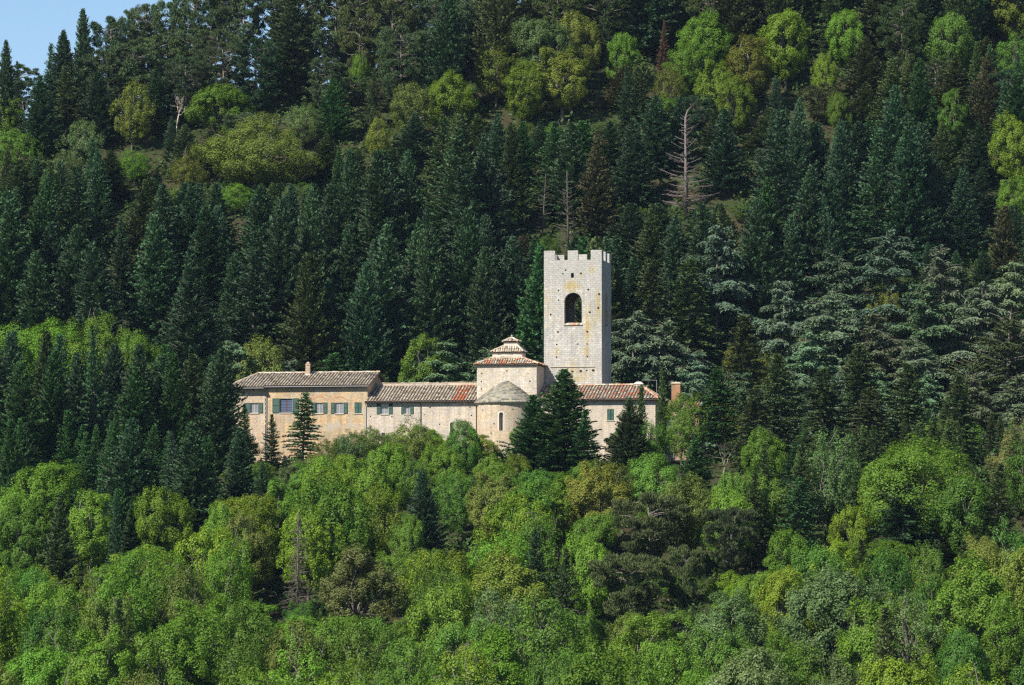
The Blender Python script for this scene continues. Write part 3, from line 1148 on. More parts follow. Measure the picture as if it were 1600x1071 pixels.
def build_right_wing():
    vf = 0.6
    h = thing('abbey_annex', 'low wing under reddish tiles, in front of and right of the bell tower', 'building', (BU(930, vf), vf, 0))
    ST = stone_mat('rendered annex wall', [(0.499, 0.430, 0.344), (0.464, 0.404, 0.327), (0.490, 0.396, 0.292)], 0.8, 0.3, (0.56, 0.49, 0.4), rough_amt=.6)
    uL, uR = BU(838.4, vf) + .02, BU(1024, vf)
    ve, vr = vf - .55, 6.2
    ze, zr = BZ(930, 624.6, ve), BZ(930, 602.6, vr)
    zt = ze - .12
    u0, u1 = BU(948.6, vf), BU(959.4, vf)
    z0, z1 = BZ(954, 657.2, vf), BZ(954, 639.6, vf)
    ux0, ux1 = BU(874, vf), BU(884, vf)
    mb = MB()
    wall(mb, rect(uL, uR, GROUND_Z, zt), [(rect(u0, u1, z0, z1), .25)], flat_wall(vf), .3)
    slab_box(h, ST, uL, uR, vf, 12, GROUND_Z, zt, front=mb)
    window(h, u0, u1, z0, z1, vf, closed=True)
    tiles, under = MB(), MB()
    uRo = BU(1029, ve)
    uH = BU(1001, vr)
    sl = (zr - ze) / (vr - ve)
    tile_roof(tiles, (uL, ve, ze), (uRo, ve, ze), (uH, vr, zr), (uL, vr, zr), under=under)
    tile_roof(tiles, (uRo, vr * 2 - ve, ze), (BU(942.5, 6.9), vr * 2 - ve, ze), (BU(942.5, 6.9), vr, zr), (uH, vr, zr), under=under)
    tile_roof(tiles, (uRo, ve, ze), (uRo, vr * 2 - ve, ze), (uH, vr + .01, zr), (uH, vr, zr), under=under)
    ridge_tiles(tiles, (uL, vr, zr), (uH, vr, zr))
    ridge_tiles(tiles, (uRo, ve, ze), (uH, vr, zr))
    rf = tiles.build('roof', 'tiles_red', h)
    under.build('roof_boards', 'wood_beam', rf)
    mb = MB()
    mb.tube([(uL, ve - .06, ze - .09), (uRo, ve - .06, ze - .09)], .06)
    mb.build('gutter', 'pipe_dark', h)
    # squat pale vent with a little pitched cap at the end of the ridge
    mb = MB()
    a, b_ = BU(991, vr), BU(1005, vr)
    zb_, zt_ = BZ(998, 604.5, vr), BZ(998, 600.6, vr)
    mb.box(a, b_, vr - .5, vr + .5, zb_ - .4, zt_)
    mb.poly([(a - .1, vr - .6, zt_), (b_ + .1, vr - .6, zt_), (b_ - .35, vr, zt_ + .36), (a + .35, vr, zt_ + .36)])
    mb.poly([(b_ + .1, vr + .6, zt_), (a - .1, vr + .6, zt_), (a + .35, vr, zt_ + .36), (b_ - .35, vr, zt_ + .36)])
    mb.poly([(b_ + .1, vr - .6, zt_), (b_ + .1, vr + .6, zt_), (b_ - .35, vr, zt_ + .36)])
    mb.poly([(a - .1, vr + .6, zt_), (a - .1, vr - .6, zt_), (a + .35, vr, zt_ + .36)])
    mb.build('roof_vent', 'mortar', rf)


def build_tower():
    vt = 6.4
    h = thing('bell_tower', 'tall square crenellated bell tower of pale stone with an arched belfry opening', 'tower', (BU(850, vt), vt, 0))
    u0, u1 = BU(850.0, vt), BU(940.4, vt)
    D = (u1 - u0) * 0.99
    v1 = vt + D
    z0 = 0.0
    zc = BZ(895, 406.6, vt)                  # crenel bottoms
    zm = BZ(895, 391.6, vt)                  # merlon tops
    bx = BASES[h.name]
    st = []
    for (px, py, sx, sy, k) in ((893, 448, 5.5, 9, 1.4), (908, 431, 2.5, 4, .9), (925, 421, 4, 6, .9), (917, 510, 3.5, 24, 1.2), (934, 470, 2.5, 14, 1.2), (937, 490, 3, 8, .8),
                                (870, 548, 2.5, 9, .8), (907, 588, 12, 8, .9), (893, 580, 5, 12, .8), (916, 550, 3, 9, 1.1), (885, 447, 4, 5, 1.2), (903, 447, 4, 5, .8), (857, 480, 6, 20, .35), (926, 505, 8, 14, .5)):
        u, z = B(px, py, vt)
        st.append((u - bx[0], z - bx[2], sx / 9.5, sy / 10.0, k * 1.5))
    ST = stone_mat('tower ashlar', [(0.485, 0.46, 0.41), (0.40, 0.385, 0.355), (0.47, 0.415, 0.33)], 0.62, 0.3, (0.3, 0.28, 0.25), stains=st, band=(BZ(895, 446, vt), (0.48, 0.465, 0.43)), rough_amt=1.0)

    # openings
    ax0, ax1 = BU(881.8, vt), BU(909.2, vt)
    az0, az1 = BZ(895, 506.5, vt), BZ(895, 457.6, vt)
    pu0, pu1 = BU(892.1, vt), BU(896.8, vt)
    hs = [(arch(ax0, ax1, az0, az1, 14), .95), (rect(pu0, pu1, BZ(895, 434.2, vt), BZ(895, 426.8, vt)), .9)]
    hs += holes_at([(879.5, 428.3), (907.8, 427.6), (872.6, 454), (872.6, 469.4), (919.3, 452.8), (860.4, 491.8), (921.6, 488.2), (935, 481.5), (871.8, 519.2), (917.6, 518.6), (869.8, 538.6), (917.4, 537.8),
                    (869.6, 558.4), (917.8, 557.4), (916.8, 579), (903.0, 538), (936, 460), (884, 422.5)], vt, .24, .45)
    hs += [(rect(BU(a, vt), BU(b_, vt), BZ(a, d, vt), BZ(a, c, vt)), .4) for a, b_, c, d in ((905.4, 909.6, 578.6, 582.0), (925.0, 929.2, 577.4, 581.0), (892.6, 896.2, 579.4, 582.2))]
    mb = MB()
    cu, cv = (u0 + u1) / 2, (vt + v1) / 2
    wall(mb, rect(u0, u1, z0, zc), hs, flat_wall(vt), .9)
    # sides and back: the same kind of arch in each
    aw = (ax1 - ax0) / 2 * 0.86
    wall(mb, rect(vt, v1, z0, zc), [(arch(cv - aw, cv + aw, az0 - .1, az1 + .05, 14), .95)], lambda a, z, d: (u1 - d, a, z), .9)
    wall(mb, rect(vt, v1, z0, zc), [(arch(cv - aw, cv + aw, az0, az1, 14), .95)], lambda a, z, d: (u0 + d, a, z), .9)
    wall(mb, rect(u0, u1, z0, zc), [(arch(cu - aw, cu + aw, az0, az1, 14), .95)], lambda a, z, d: (a, v1 - d, z), .9)
    # parapet ring top and inner faces
    w = .62
    zi = zc - 1.15
    for (p, q, r, s) in (((u0, vt), (u1, vt), (u1 - w, vt + w), (u0 + w, vt + w)), ((u1, vt), (u1, v1), (u1 - w, v1 - w), (u1 - w, vt + w)),
                         ((u1, v1), (u0, v1), (u0 + w, v1 - w), (u1 - w, v1 - w)), ((u0, v1), (u0, vt), (u0 + w, vt + w), (u0 + w, v1 - w))):
        mb.poly([(*p, zc), (*q, zc), (*r, zc), (*s, zc)])
        mb.poly([(*s, zc), (*r, zc), (*r, zi), (*s, zi)])
    # inner skin of the belfry room and its floors
    i0, i1, j0, j1 = u0 + .95, u1 - .95, vt + .95, v1 - .95
    mb.build('wall', ST, h)
    mb = MB()
    mb.poly([(u0 + .01, vt + .01, zi), (u1 - .01, vt + .01, zi), (u1 - .01, v1 - .01, zi), (u0 + .01, v1 - .01, zi)])
    mb.poly([(u0 + .01, vt + .01, zi - .3), (u1 - .01, vt + .01, zi - .3), (u1 - .01, v1 - .01, zi - .3), (u0 + .01, v1 - .01, zi - .3)])
    mb.build('roof_deck', 'mortar', h)
    mb = MB()
    zf = az0 - .5
    mb.poly([(u0 + .01, vt + .01, zf), (u1 - .01, vt + .01, zf), (u1 - .01, v1 - .01, zf), (u0 + .01, v1 - .01, zf)])
    mb.build('belfry_floor', 'wood_beam', h)
    # merlons: four L-shaped corners, four middles
    ml = BU(867, vt) - u0
    mc0, mc1 = BU(887.2, vt), BU(903.2, vt)
    e = .003
    for (cx, sx) in ((u0, 1), (u1, -1)):
        for (cy, sy) in ((vt, 1), (v1, -1)):
            mb = MB()
            dz = RT.uniform(-.04, .04)
            a, b_ = sorted((cx, cx + sx * ml))
            c, d = sorted((cy, cy + sy * w))
            mb.box(a, b_, c, d, zc + e, zm + dz)
            a, b_ = sorted((cx, cx + sx * w))
            c, d = sorted((cy + sy * (w + .001), cy + sy * ml))
            mb.box(a, b_, c, d, zc + e, zm + dz - .01)
            mb.build('merlon', ST, h)
    hm = (mc1 - mc0) / 2
    for q in ((mc0, mc1, vt, vt + w), (mc0, mc1, v1 - w, v1), (u1 - w, u1, cv - hm, cv + hm), (u0, u0 + w, cv - hm, cv + hm)):
        mb = MB()
        mb.box(*q, zc + e, zm + RT.uniform(-.05, .06))
        mb.build('merlon', ST, h)
    # cap slabs
    # sloping tiled sill of the belfry arch
    mb = MB()
    n = 8
    for k in range(n):
        a = ax0 - .1 + (ax1 - ax0 + .2) * k / n
        b_ = ax0 - .1 + (ax1 - ax0 + .2) * (k + .96) / n
        i = len(mb.v)
        mb.v += [(a, vt - .16, az0 - .06), (b_, vt - .16, az0 - .06), (b_, vt + .7, az0 + .22), (a, vt + .7, az0 + .22), (a, vt - .16, az0 - .17), (b_, vt - .16, az0 - .17), (b_, vt + .02, az0 - .17), (a, vt + .02, az0 - .17)]
        mb.f += [(i, i + 1, i + 2, i + 3), (i + 4, i + 5, i + 1, i), (i + 7, i + 6, i + 5, i + 4), (i, i + 3, i + 7, i + 4), (i + 1, i + 5, i + 6, i + 2)]
    mb.build('belfry_sill', 'tiles_orange', h)
    mb = MB()
    su0, su1 = BU(859.8, vt), BU(929.6, vt)
    zs = BZ(895, 572.6, vt)
    mb.box(su0, su1, vt - .12, vt - .002, zs - .11, zs + .02)
    mb.build('string_course', 'sill', h)
    # raised voussoir ring round the arch
    mb = MB()
    A1, A2 = arch(ax0, ax1, az0, az1, 14), arch(ax0 - .32, ax1 + .32, az0, az1 + .32, 14)
    for k in range(2, len(A1) - 1):
        a, b_ = A1[k], A1[k + 1]
        c, d = A2[k], A2[k + 1]
        mid = lambda p, q, f: (p[0] + (q[0] - p[0]) * f, p[1] + (q[1] - p[1]) * f)
        for s0, s1 in ((0, .47), (.5, .97)):
            q = [mid(a, b_, s0), mid(a, b_, s1), mid(c, d, s1), mid(c, d, s0)]
            mb.poly([(x, vt - .02, z) for x, z in q])
    mb.build('arch_ring', ST, h)


def build_outbuilding():
    vf = 4.0
    u0, u1 = BU(1034, vf), BU(1092, vf)
    h = thing('garden_house', 'small house behind the trees right of the abbey showing only its brick chimney', 'house', ((u0 + u1) / 2, vf, 0))
    ST = stone_mat('brick rubble', [(0.44, 0.3, 0.2), (0.4, 0.24, 0.15), (0.5, 0.38, 0.27)], .4, .12, (0.5, .43, .35))
    zt = BZ(1060, 640, vf)
    mb = MB()
    wd = (u0 + 2.2, u0 + 3.2, zt - 1.6, zt - .4)
    wall(mb, rect(u0, u1, GROUND_Z, zt), [(rect(*wd), .25)], flat_wall(vf), .3)
    slab_box(h, ST, u0, u1, vf, vf + 6, GROUND_Z, zt, front=mb)
    window(h, *wd, vf, 2, 3)
    tiles, under = MB(), MB()
    vr, zr = vf + 3, zt + 1.1
    tile_roof(tiles, (u0 - .3, vf - .4, zt + .12), (u1 + .3, vf - .4, zt + .12), (u1 + .3, vr, zr), (u0 - .3, vr, zr), under=under)
    tile_roof(tiles, (u1 + .3, vf + 6.4, zt + .12), (u0 - .3, vf + 6.4, zt + .12), (u0 - .3, vr, zr), (u1 + .3, vr, zr), under=under)
    rf = tiles.build('roof', 'tiles_red', h)
    under.build('roof_boards', 'wood_beam', rf)
    a, b_ = BU(1050, vr), BU(1063.6, vr)
    zc = BZ(1057, 600.4, vr)
    mb = MB()
    mb.box(a, b_, vr - .5, vr + .45, zr - .6, zc)
    mb.build('chimney', stone_mat('orange chimney brick', [(0.34, 0.17, 0.085), (0.4, 0.22, 0.12), (0.28, 0.13, 0.07)], .24, .075, (0.38, .3, .22), rough_amt=1.3), rf)
    mb = MB()
    mb.box(a - .1, b_ + .1, vr - .6, vr + .55, zc + .002, zc + .14)
    mb.box(a + .02, b_ - .02, vr - .48, vr + .43, zc + .142, zc + .24)
    mb.build('chimney_cap', 'tiles_orange', rf)


def build_mast():
    v = -6.0
    u, ztop = B(1048, 656.5, v)
    p = O + T * u + N * v
    zb = float(ground(p[0], p[1])) - .2
    h = thing('lattice_mast', 'pale grey lattice mast rising among the trees right of the abbey', 'mast', (u, v, zb))
    w = .34
    mb = MB()
    for a in (-w, w):
        for c in (-w, w):
            mb.tube([(u + a * 1.5, v + c * 1.5, zb), (u + a, v + c, ztop)], .05, 5)
    k = 0
    z = zb + .4
    n = int((ztop - zb) / .62)
    for k in range(n):
        za, zb2 = zb + (ztop - zb) * k / n, zb + (ztop - zb) * (k + 1) / n
        fa, fb = 1.5 - .5 * k / n, 1.5 - .5 * (k + 1) / n
        q = [(-w, -w), (w, -w), (w, w), (-w, w)]
        for i in range(4):
            a, b_ = q[i], q[(i + 1) % 4]
            if k % 2:
                a, b_ = b_, a
            mb.tube([(u + a[0] * fa, v + a[1] * fa, za), (u + b_[0] * fb, v + b_[1] * fb, zb2)], .026, 4)
            mb.tube([(u + a[0] * fb, v + a[1] * fb, zb2), (u + b_[0] * fb, v + b_[1] * fb, zb2)], .026, 4)
    mb.build('lattice', 'steel', h)
    mb = MB()
    for s in (-1, 1):
        mb.box(u - .1 + s * .3, u + .1 + s * .3, v - w - .2, v - w - .08, ztop - 1.3, ztop - .1)
    mb.build('antenna_panel', 'steel', h)
    mb = MB()
    z = ztop - 2.2
    mb.tube([(u - .9, v, z), (u + .9, v, z)], .04, 5)
    for s in (-.85, .85):
        mb.tube([(u + s, v, z), (u + s, v, z + .28)], .06, 6)
    mb.build('crossarm', 'pipe_grey', h)


def build_aerial():
    v = 6.9
    u, z = B(1026, 594, v)
    p = O + T * u + N * v
    zb = BZ(1026, 612, v)
    h = thing('television_aerial', 'thin aerial on a bare pole above the right end of the reddish roof', 'aerial', (u, v, zb))
    mb = MB()
    mb.tube([(u, v, zb - 1.2), (u, v, z)], .035, 5)
    mb.build('pole', 'pipe_grey', h)
    mb = MB()
    ul = BU(1003, v)
    mb.tube([(u + .1, v, z - .05), (ul, v, z + .02)], .025, 5)
    for k in range(6):
        x = u + (ul - u) * (k + .5) / 6
        mb.tube([(x, v - .3, z), (x, v + .3, z)], .012, 4)
    mb.build('boom', 'pipe_grey', h)


build_left_house()
build_nave()
build_church()
build_right_wing()
build_tower()
build_outbuilding()
build_mast()
build_aerial()

# ------------------------------------------------------------------ trees: crowns made of many small leaves
def kites(C, A, Bv, bend=0.25):
    """C centres, A half length vectors, Bv half width vectors -> kite shaped quads."""
    n = len(C)
    V = np.empty((n, 4, 3), np.float32)
    V[:, 0] = C - A
    V[:, 1] = C + Bv + A * bend
    V[:, 2] = C + A
    V[:, 3] = C - Bv + A * bend
    return V.reshape(-1, 3), np.arange(n * 4, dtype=np.int32).reshape(n, 4)


def unit(v):
    return v / np.maximum(np.linalg.norm(v, axis=-1, keepdims=True), 1e-6)


def crown_mesh(name, C, A, Bv, mat, H):
    V, F = kites(np.concatenate(C), np.concatenate(A), np.concatenate(Bv))
    top = V[:, 2].max()
    V[:, 2] *= H / top
    return np_mesh(name, V, F, M[mat])


def wood_mesh(name, mb, mat):
    me = bpy.data.meshes.new(name)
    me.from_pydata(mb.v, [], mb.f)
    me.update()
    me.polygons.foreach_set('use_smooth', [True] * len(me.polygons))
    me.materials.append(M[mat])
    return me


UPV = np.array([0, 0, 1.0])


def make_fir(seed, H=20.0, R=3.6, gap=0.43, nb=(6, 9), e0=-0.3, e1=0.75, pw=0.8, up=0.3, wid=0.13, low=0.05, thin=1.0, droop=0.0):
    g = np.random.default_rng(seed)
    C, A, Bs = [], [], []
    mb = MB()
    lean = g.normal(0, .012, 2)
    mb.tube([(0, 0, -.5), (lean[0] * H * .5, lean[1] * H * .5, H * .5), (lean[0] * H, lean[1] * H, H * .985)], H * .014, 7, .02)
    z = low * H
    ph = g.uniform(0, 6.28, 3)
    while z < H * .985:
        t = z / H
        lm = R * (1 - t) ** pw * (.7 + .3 * min(1, t * 5)) + .12
        lm *= g.uniform(.86, 1.1)
        k = int(g.integers(nb[0], nb[1]))
        az0 = g.uniform(0, 6.28)
        for j in range(k):
            if g.random() > thin:
                continue
            az = az0 + 6.28 * j / k + g.normal(0, .25)
            L = lm * g.uniform(.62, 1.12) * (1 + .13 * math.sin(2 * az + ph[0] + z * .5) + .1 * math.sin(3 * az + ph[1] - z * .8))
            e = e0 + (e1 - e0) * t + g.normal(0, .12)
            d = np.array([math.cos(az), math.sin(az), 0])
            sd = np.array([-d[1], d[0], 0])
            base = np.array([lean[0] * z, lean[1] * z, z + g.normal(0, .1)])
            m = max(3, int(L / .24))
            s = np.linspace(.2 if L > 1 else .05, 1, m)
            P = base + np.outer(L * s, d)
            P[:, 2] += L * (e * s + up * s * s - droop * s ** 3)
            tang = unit(d[None, :] + UPV[None, :] * (e + 2 * up * s - 3 * droop * s * s)[:, None])
            if L > 1.3:
                mb.tube([tuple(base), tuple(P[m // 2]), tuple(P[-1])], .018 + .012 * L, 4, .01)
            for sg in (-1, 1):
                ln = (.3 + .42 * (1 - s)) * min(L, 2.4) * g.uniform(.5, .85, m) * .6 + .1
                dr = unit(tang * g.uniform(.45, 1.0, m)[:, None] + sg * sd[None, :] * .8 + UPV * g.normal(.12, .25, m)[:, None])
                nr = unit(np.cross(dr, tang) + g.normal(0, .35, (m, 3)))
                C.append(P + dr * (ln * .5)[:, None])
                A.append(dr * (ln * .55)[:, None])
                Bs.append(unit(np.cross(dr, nr)) * (wid * g.uniform(.75, 1.25, m))[:, None])
            for _ in range(2):
                q = P + g.normal(0, .16, (m, 3)) + UPV * .06
                dr = unit(tang * .6 + sd[None, :] * g.normal(0, .6, m)[:, None] + UPV * g.normal(.35, .3, m)[:, None])
                C.append(q)
                A.append(dr * g.uniform(.14, .3, m)[:, None])
                Bs.append(unit(np.cross(dr, g.normal(0, 1, (m, 3)))) * wid * .75)
            # the leading spray of the branch and the shoots that stand up from it
            C.append(P + g.normal(0, .05, (m, 3)) + UPV * .05)
            dr = unit(tang + g.normal(0, .28, (m, 3)) + UPV * g.uniform(0, .5, m)[:, None])
            A.append(dr * g.uniform(.16, .36, m)[:, None])
            Bs.append(unit(np.cross(dr, g.normal(0, 1, (m, 3)))) * wid * .8)
        z += gap * g.uniform(.75, 1.25) * (1.15 - .45 * t)
    n = 16
    dr = unit(g.normal(0, .3, (n, 3)) + UPV)
    C.append(np.array([lean[0] * H, lean[1] * H, 0]) + UPV * (H * g.uniform(.955, .995, n))[:, None])
    A.append(dr * .22)
    Bs.append(unit(np.cross(dr, g.normal(0, 1, (n, 3)))) * .05)
    return crown_mesh('fir crown', C, A, Bs, 'needle', H), wood_mesh('fir trunk', mb, 'bark'), H, R


def limb(mb, a, b, r0, r1, g, sag=0.12):
    a, b = np.array(a, float), np.array(b, float)
    L = np.linalg.norm(b - a)
    pts = [a]
    for f in (.33, .66):
        pts.append(a + (b - a) * f + g.normal(0, L * .05, 3) + UPV * L * sag * math.sin(math.pi * f))
    pts.append(b)
    mb.tube([tuple(p) for p in pts], r0, 5, r1)


def make_broad(seed, H=13.0, R=5.5, nl=150, per=260, leaf=.125, rl=(.55, 1.1), tall=.5, wood=18, zlo=-.85, shell=.88, loose=.42, bough=(.2, .5)):
    g = np.random.default_rng(seed)
    cz, ch = H * (1 - tall), H * tall
    C, A, Bs = [], [], []
    mb = MB()
    fork = np.array([g.normal(0, .3), g.normal(0, .3), H * .3])
    mb.tube([(0, 0, -.6), (fork[0] * .4, fork[1] * .4, H * .16), tuple(fork)], H * .02, 8, H * .014)
    # the outline is uneven: a few big boughs push it out
    nb = int(g.integers(6, 11))
    bd = unit(np.stack([g.normal(0, 1, nb), g.normal(0, 1, nb), g.uniform(-.3, 1.2, nb)], -1))
    bd[0] = unit(np.array([g.normal(0, .25), g.normal(0, .25), 1.0]))
    bs = g.uniform(*bough, nb)
    for i in range(nl):
        d = unit(g.normal(0, 1, 3) + np.array([0, 0, .15]))
        edge = .6 + float(np.max(bs * np.clip(bd @ d, 0, 1) ** 5))
        p = d * edge * (g.uniform(.86, 1.04) if g.random() < shell else g.uniform(.3, .85))
        if p[2] < zlo:
            p[2] = zlo + g.uniform(0, .3)
        c = np.array([p[0] * R, p[1] * R, cz + p[2] * ch])
        r = g.uniform(*rl) * R / 5.0
        n = int(per * g.uniform(.55, 1.35) * (r * 5 / R) ** 1.3)
        e = unit(g.normal(0, 1, (n, 3)) + d * .35)
        pos = c + e * (r * g.uniform(.25, 1.05, n) ** .5)[:, None] * np.array([g.uniform(.65, 1.15), g.uniform(.65, 1.15), g.uniform(.75, 1.4)])
        nr = unit(e * .75 + d * .45 + UPV * .2 + g.normal(0, loose, (n, 3)))
        dr = unit(np.cross(nr, g.normal(0, 1, (n, 3))))
        sz = leaf * g.uniform(.6, 1.35, n)
        C.append(pos)
        A.append(dr * sz[:, None])
        Bs.append(np.cross(nr, dr) * (sz * .62)[:, None])
        if i < wood:
            limb(mb, fork + g.normal(0, .2, 3), c, H * .009, .03, g)
            for _ in range(2):
                limb(mb, c + g.normal(0, .1, 3), c + e[0] * r * .9 + g.normal(0, .3, 3), .035, .012, g)
    return crown_mesh('broadleaf crown', C, A, Bs, 'leaf', H), wood_mesh('broadleaf trunk', mb, 'bark'), H, R


def make_cedar(seed, H=18.0, R=6.0, tier=1.25, flat=.14, pw=.55, lowest=.06, droop=.36, dens=62, hang=.5):
    g = np.random.default_rng(seed)
    C, A, Bs = [], [], []
    mb = MB()
    mb.tube([(0, 0, -.6), (g.normal(0, .2), g.normal(0, .2), H * .5), (g.normal(0, .2), g.normal(0, .2), H * .97)], H * .02, 8, .04)
    z = lowest * H
    while z < H * .97:
        t = z / H
        k = int(g.integers(3, 6))
        az0 = g.uniform(0, 6.28)
        for j in range(k):
            az = az0 + 6.28 * j / k + g.normal(0, .3)
            L = (R * (1 - t) ** pw + .25) * g.uniform(.42, 1.2)
            e = .05 + .45 * t + g.normal(0, .1)
            zz = z + g.normal(0, .5)
            d = np.array([math.cos(az), math.sin(az), 0])
            sd = np.array([-d[1], d[0], 0])

            def curve(s):
                return L * (e * s + .12 * s - droop * s ** 2.6)
            mb.tube([(0, 0, zz), tuple(d * L * .5 + UPV * (zz + curve(.5))), tuple(d * L * .96 + UPV * (zz + curve(.96)))], .03 + .018 * L, 5, .015)
            n = int(dens * L * (0.6 + .32 * L / 3))
            s = g.uniform(.12, 1.04, n) ** .8
            w = L * .34 * np.sin(math.pi * np.clip(s * .82 + .1, 0, 1)) + .12
            q = np.clip(g.normal(0, .5, n), -1, 1)
            # scalloped edge: foliage in little fans
            fan = .75 + .25 * np.sin(s * L * 5 + 4 * q)
            P = d[None] * (L * s)[:, None] + sd[None] * (q * w * fan)[:, None]
            P[:, 2] += zz + L * (e * s + .12 * s - droop * s ** 2.6) - flat * L * q * q * .9 + g.normal(0, .07, n) + .1
            dr = unit(d[None] * g.uniform(.3, 1.0, n)[:, None] + sd[None] * (q * 1.1 + g.normal(0, .35, n))[:, None] + UPV[None] * (g.normal(-.12, .2, n) - .25 * s)[:, None])
            ln = g.uniform(.2, .46, n)
            nr = unit(UPV[None] + g.normal(0, .38, (n, 3)))
            C.append(P)
            A.append(dr * ln[:, None])
            Bs.append(unit(np.cross(nr, dr)) * g.uniform(.08, .15, n)[:, None])
            m = int(n * hang)                      # twigs hanging under the plate
            ii = g.integers(0, n, m)
            dr = unit(-UPV[None] + g.normal(0, .45, (m, 3)) + d[None] * .3)
            ln = g.uniform(.15, .38, m)
            C.append(P[ii] + dr * ln[:, None])
            A.append(dr * ln[:, None])
            Bs.append(unit(np.cross(dr, g.normal(0, 1, (m, 3)))) * .08)
        z += tier * g.uniform(.7, 1.3) * (1.1 - .55 * t)
    n = 40
    dr = unit(g.normal(0, .5, (n, 3)) + UPV)
    C.append(UPV * (H * g.uniform(.93, .99, n))[:, None] + g.normal(0, .2, (n, 3)))
    A.append(dr * .3)
    Bs.append(unit(np.cross(dr, g.normal(0, 1, (n, 3)))) * .08)
    return crown_mesh('cedar crown', C, A, Bs, 'cedar', H), wood_mesh('cedar trunk', mb, 'bark'), H, R


def make_pine(seed, H=13.0, R=5.0, nl=95, per=230, zlo=.3, rl=(.7, 1.15), bare=.0, tall=.4, ln=.3, fl=.62):
    g = np.random.default_rng(seed)
    C, A, Bs = [], [], []
    mb = MB()
    tx, ty = g.normal(0, .25, 2)
    mb.tube([(0, 0, -.6), (tx * .5, ty * .5, H * .45), (tx, ty, H * .93)], H * .016, 8, .06)
    for i in range(nl):
        a = g.uniform(0, 6.28)
        h = zlo + (1 - zlo) * g.random() ** .85
        pr = math.sin(math.pi * min(1, .22 + .78 * (1 - (h - zlo) / (1 - zlo)) ** .8)) ** .6 if h < .97 else .1
        rr = R * pr * g.uniform(.35, 1.0) ** .6
        c = np.array([math.cos(a) * rr + tx, math.sin(a) * rr + ty, H * h * .95])
        r = g.uniform(*rl) * R / 5.0
        n = int(per * g.uniform(.7, 1.3))
        d = unit(g.normal(0, 1, (n, 3)) + UPV * .35)
        pos = c + d * (r * g.uniform(.2, 1.0, n) ** .6)[:, None] * np.array([1, 1, fl])
        dr = unit(d * .7 + UPV * .75 + g.normal(0, .35, (n, 3)))
        C.append(pos)
        A.append(dr * (ln * g.uniform(.6, 1.15, n))[:, None])
        Bs.append(unit(np.cross(dr, g.normal(0, 1, (n, 3)))) * .058)
        if i % 2 == 0:
            z0 = max(H * .25, c[2] - g.uniform(.4, 1.8))
            limb(mb, (tx * z0 / H, ty * z0 / H, z0), c, .05 + .012 * rr, .02, g, .05)
    return crown_mesh('pine crown', C, A, Bs, 'pine', H), wood_mesh('pine trunk', mb, 'bark'), H, R


def make_dead_fir(seed, H=18.0, R=5.0, gap=.75, twig=1.0, bend=True, e0=-.05, up=.22, pw=.75, low=.12):
    g = np.random.default_rng(seed)
    mb, mt = MB(), MB()
    tip = [(0, 0, -.5), (0, 0, H * .5), (.05, 0, H * .9)]
    tip += [(.35, 0, H * .96), (1.0, .1, H)] if bend else [(.06, 0, H)]
    mt.tube(tip, H * .015, 7, .05)
    z = low * H
    while z < H * .95:
        t = z / H
        k = int(g.integers(3, 6))
        az0 = g.uniform(0, 6.28)
        for j in range(k):
            az = az0 + 6.28 * j / k + g.normal(0, .3)
            L = (R * (1 - t) ** pw + .2) * g.uniform(.5, 1.1) * (g.uniform(.25, .6) if g.random() < .3 else 1)
            d = np.array([math.cos(az), math.sin(az), 0])
            sd = np.array([-d[1], d[0], 0])
            e = e0 + .25 * t + g.normal(0, .14)
            zj = z + g.normal(0, .22)
            pts = [d * L * s + UPV * (zj + L * (e * s + up * s * s)) for s in (0, .35, .7, 1.0)]
            mb.tube([tuple(p) for p in pts], (.03 + .008 * L) * 1.7, 4, .02)
            for q in range(int(L * 8 * twig)):
                s = g.uniform(.3, 1)
                p = d * L * s + UPV * (zj + L * (e * s + up * s * s))
                o = p + sd * g.choice([-1, 1]) * L * .16 * g.uniform(.4, 1.2) + d * L * .12 + UPV * g.normal(-.05, .12)
                mb.tube([tuple(p), tuple(o)], .018, 3, .009)
        z += gap * g.uniform(.6, 1.3)
    return wood_mesh('dead branches', mb, 'dead_wood'), wood_mesh('dead trunk', mt, 'dead_wood'), H, R


def make_bare(seed, H=9.0, R=3.0, depth=5, spread=.55):
    g = np.random.default_rng(seed)
    mb, mt = MB(), MB()

    def grow(p, d, L, r, k):
        q = p + d * L
        mid = p + d * L * .5 + g.normal(0, L * .06, 3)
        (mt if k == depth else mb).tube([tuple(p), tuple(mid), tuple(q)], r, 5 if k > 2 else 3, r * .62)
        if k == 0:
            return
        for _ in range(int(g.integers(2, 4))):
            nd = unit(d + g.normal(0, spread, 3) + UPV * .12)
            grow(q, nd, L * g.uniform(.58, .82), r * .58, k - 1)
    grow(np.array([0, 0, -.3]), unit(np.array([g.normal(0, .1), g.normal(0, .1), 1])), H * .3, H * .02, depth)
    V = np.array(mb.v)
    s = H / V[:, 2].max()
    w = R / np.abs(V[:, :2]).max()
    mb.v = [(a * w, b * w, c * s) for a, b, c in mb.v]
    mt.v = [(a * w, b * w, c * s) for a, b, c in mt.v]
    return wood_mesh('bare branches', mb, 'dead_wood'), wood_mesh('bare trunk', mt, 'dead_wood'), H, R


